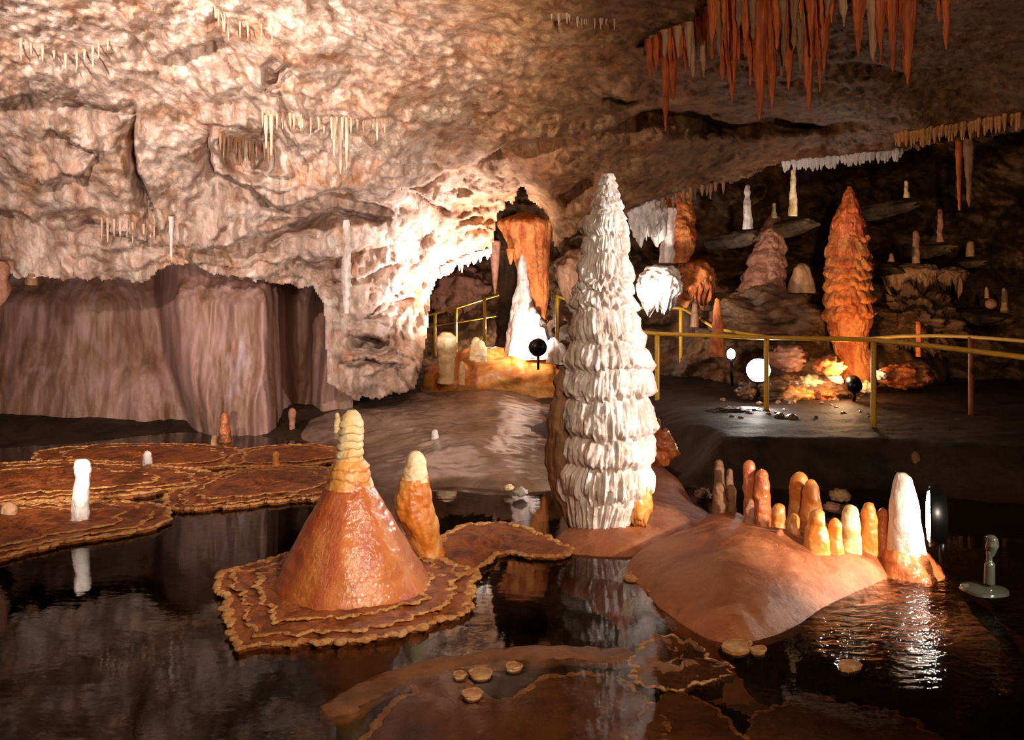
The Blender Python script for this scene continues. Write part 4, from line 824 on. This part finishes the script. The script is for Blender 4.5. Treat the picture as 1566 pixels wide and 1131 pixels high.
# floodlight behind the railing
c = W(1160, 566, 11.7); ax = np.array([-.35, -1, .12])
root = thing('floodlight', 'lit white floodlight glaring on the ground behind the railing', 'lamp', W(1160, 606, 11.7))
hs = part(root, 'housing', disc_stack(c, ax, [(-.14, .05), (-.12, .09), (0, .165), (.02, .17), (.025, .155)]), M['black'])
part(hs, 'lens', disc_stack(c, ax, [(.015, .152), (.035, .14), (.045, .09)]), M['lens'], 'glowing white lens')
part(root, 'bracket', tube([c + np.array([0, .1, -.1]), W(1160, 606, 11.75)], .02), M['black'])
c2 = W(1118, 541, 12.3)
root = thing('lamp', 'small white lamp left of the glaring floodlight', 'lamp', W(1118, 575, 12.3))
part(root, 'bulb', lump(c2, (.055, .055, .07), .05, 3, 0, 5, 1, 20, 16), M['lens_dim'], 'glowing bulb'); part(root, 'stem', tube([c2 + np.array([0, 0, -.05]), W(1120, 590, 12.3)], .02), M['black'])
# bell lamp at the foot of the tower
c3 = W(1306, 588, 11.6)
root = thing('spotlight', 'black bell-shaped spotlight turned towards the ochre tower', 'lamp', W(1306, 622, 11.6))
part(root, 'shade', disc_stack(c3, (0.05, .9, .45), [(-.11, .02), (-.10, .06), (-.06, .09), (.0, .1), (.07, .095), (.075, .07)]), M['black'])
part(root, 'stem', tube([c3 + np.array([0, 0, -.05]), W(1306, 622, 11.6)], .022), M['black'])
# round lamp in the grotto
c4 = W(823, 532, 13.3)
root = thing('spotlight', 'round black spotlight seen from behind in the white grotto', 'lamp', W(823, 556, 13.3))
part(root, 'shade', disc_stack(c4, (-.25, .9, .35), [(-.09, .03), (-.08, .09), (-.02, .13), (.05, .135), (.055, .1)]), M['black'])
part(root, 'stem', tube([c4 + np.array([0, 0, -.08]), W(823, 565, 13.3)], .02), M['black'])
# flat floodlight in the water at the right
c5 = W(1434, 790, 6.2)
root = thing('floodlight', 'black floodlight edge-on beside the brilliant white stalagmite', 'lamp', W(1437, 835, 6.55))
hs = part(root, 'housing', disc_stack(c5, (-1, .40, 0), [(-.06, .10), (-.05, .17), (.04, .2), (.055, .2), (.05, .18)]), M['black'])
part(hs, 'lens', disc_stack(c5, (-1, .40, 0), [(.045, .175), (.062, .16), (.07, .09)]), M['lens'], 'glowing white lens')
part(root, 'bracket', tube([c5 + np.array([.03, 0, -.15]), W(1440, 860, 6.2)], .02), M['black'])
# pedestal
Yp = 5.75; b = W(1505, 905, Yp)
root = thing('pedestal', 'small grey knob-topped pedestal on a round base in the dark water', 'pedestal', (b[0], b[1], 0))
part(root, 'base_disc', lathe([(896, 1484, 1526), (899, 1473, 1537), (903, 1471, 1538), (906, 1476, 1534)], Yp, seg=48, rings=24, rough=.01, rs=8), M['grey'])
part(root, 'stem', lathe([(842, 1508, 1518), (856, 1509, 1517), (862, 1506, 1521), (892, 1505, 1521)], Yp, seg=28, rings=36), M['grey'])
part(root, 'knob', lathe([(818, 1512, 1520), (822, 1509, 1525), (834, 1507, 1527), (844, 1510, 1523), (850, 1510, 1520)], Yp, seg=28, rings=30, rough=.004, rs=20), M['grey'])

# ------------------------------------------------------------------ light
WARM = (1, .80, .60); WHITE = (1, .93, .86); ORANGE = (1, .62, .30)
spot('left_cave_lamp', (-4.8, 4.6, 4.4), W(330, 120, 9.6), 2000, (1, .90, .83), 80, 1.0, .10)
spot('ceiling_cave_lamp', (-.8, 4.8, 1.6), W(470, 20, 8.6), 1400, (1, .89, .76), 72, 1.0, .12)
spot('left_wall_fill', (-3.2, 5.5, .9), W(190, 560, 12.4), 950, (1, .88, .78), 52, 1.0, .10)  # unseen spot, added to lift the dark left wall
point('photographer_flash', (1.0, -.2, 2.8), 640, (1, .80, .58), .10)
spot('pool_fill', (1.3, .4, 3.6), (-1.4, 7.0, 0), 560, (1, .80, .58), 56, 1.0, .08)  # added front fill for the pool and its shelves
spot('cone_highlight_fill', (.9, 3.8, 2.2), W(555, 780, 5.9), 260, (1, .88, .74), 44, .9, .03)  # invented spot, placed where it puts wet highlights on the cone
spot('cone_rim_lamp', (.75, 8.6, 1.5), W(570, 780, 5.9), 150, WHITE, 30, .8, .05)
spot('grotto_cave_lamp', W(775, 545, 12.2), W(690, 390, 12.9), 850, (1, .96, .95), 110, .9, .08)
point('grotto_back_fill', W(745, 500, 17.6), 110, (1, .95, .9), .06)  # point light added to brighten the rock and railing in the grotto
spot('pillar_cave_lamp', c4 + np.array([-.05, .12, .08]), W(790, 480, 14.6), 140, WHITE, 130, .7, .06)
spot('floodlight_beam', W(1160, 566, 11.7) + ax * .12, W(950, 370, 7.6), 500, WHITE, 30, .6, .12)
point('floodlight_spill', W(1168, 556, 11.7) + ax * .25, 24, WHITE, .08)
point('tower_spill', W(1285, 570, 11.7), 30, ORANGE, .05)
spot('water_floodlight_beam', c5 + np.array([-.10, .04, 0]), W(1180, 770, 6.6), 260, (1, .88, .74), 150, .6, .1)
spot('tower_beam', c3 + np.array([0, .12, .1]), W(1300, 450, 13.2), 150, ORANGE, 110, .6, .06)
spot('stalagmite_fill', (4.6, 4.2, 1.9), W(925, 500, 7.3), 1800, WHITE, 42, .7, .06)  # unseen spot put at front right to whiten the tall stalagmite
spot('row_fill', (4.2, 3.6, 1.6), W(1310, 820, 6.2), 1250, (1, .86, .68), 32, .8, .06)  # extra off-frame light, added to brighten the amber row from the front
spot('chamber_fill', W(985, 492, 12.3), W(1010, 415, 13.2), 190, WHITE, 120, .6, .06)  # added chamber fill, turned up towards the white boss
point('chamber_roof_lamp', W(1290, 330, 12.4), 12, WHITE, .05)

w = bpy.data.worlds.new('cave_dark'); scene.world = w; w.use_nodes = True
w.node_tree.nodes['Background'].inputs[0].default_value = (.03, .022, .016, 1); w.node_tree.nodes['Background'].inputs[1].default_value = .3

cam = bpy.data.cameras.new('camera'); co = bpy.data.objects.new('camera', cam); COL.objects.link(co)
co.location = (0, 0, HC); co.rotation_euler = (PI / 2, 0, 0)
cam.sensor_width = 36; cam.lens = F / 1566 * 36; cam.shift_y = -(565.5 - HY) / 1566; cam.clip_end = 100
scene.camera = co
vs = scene.view_settings; vs.view_transform = 'Standard'; vs.look = 'None'; vs.gamma = 1; vs.exposure = 0; vs.use_curve_mapping = False
scene.cycles.max_bounces = 6; scene.cycles.transparent_max_bounces = 8
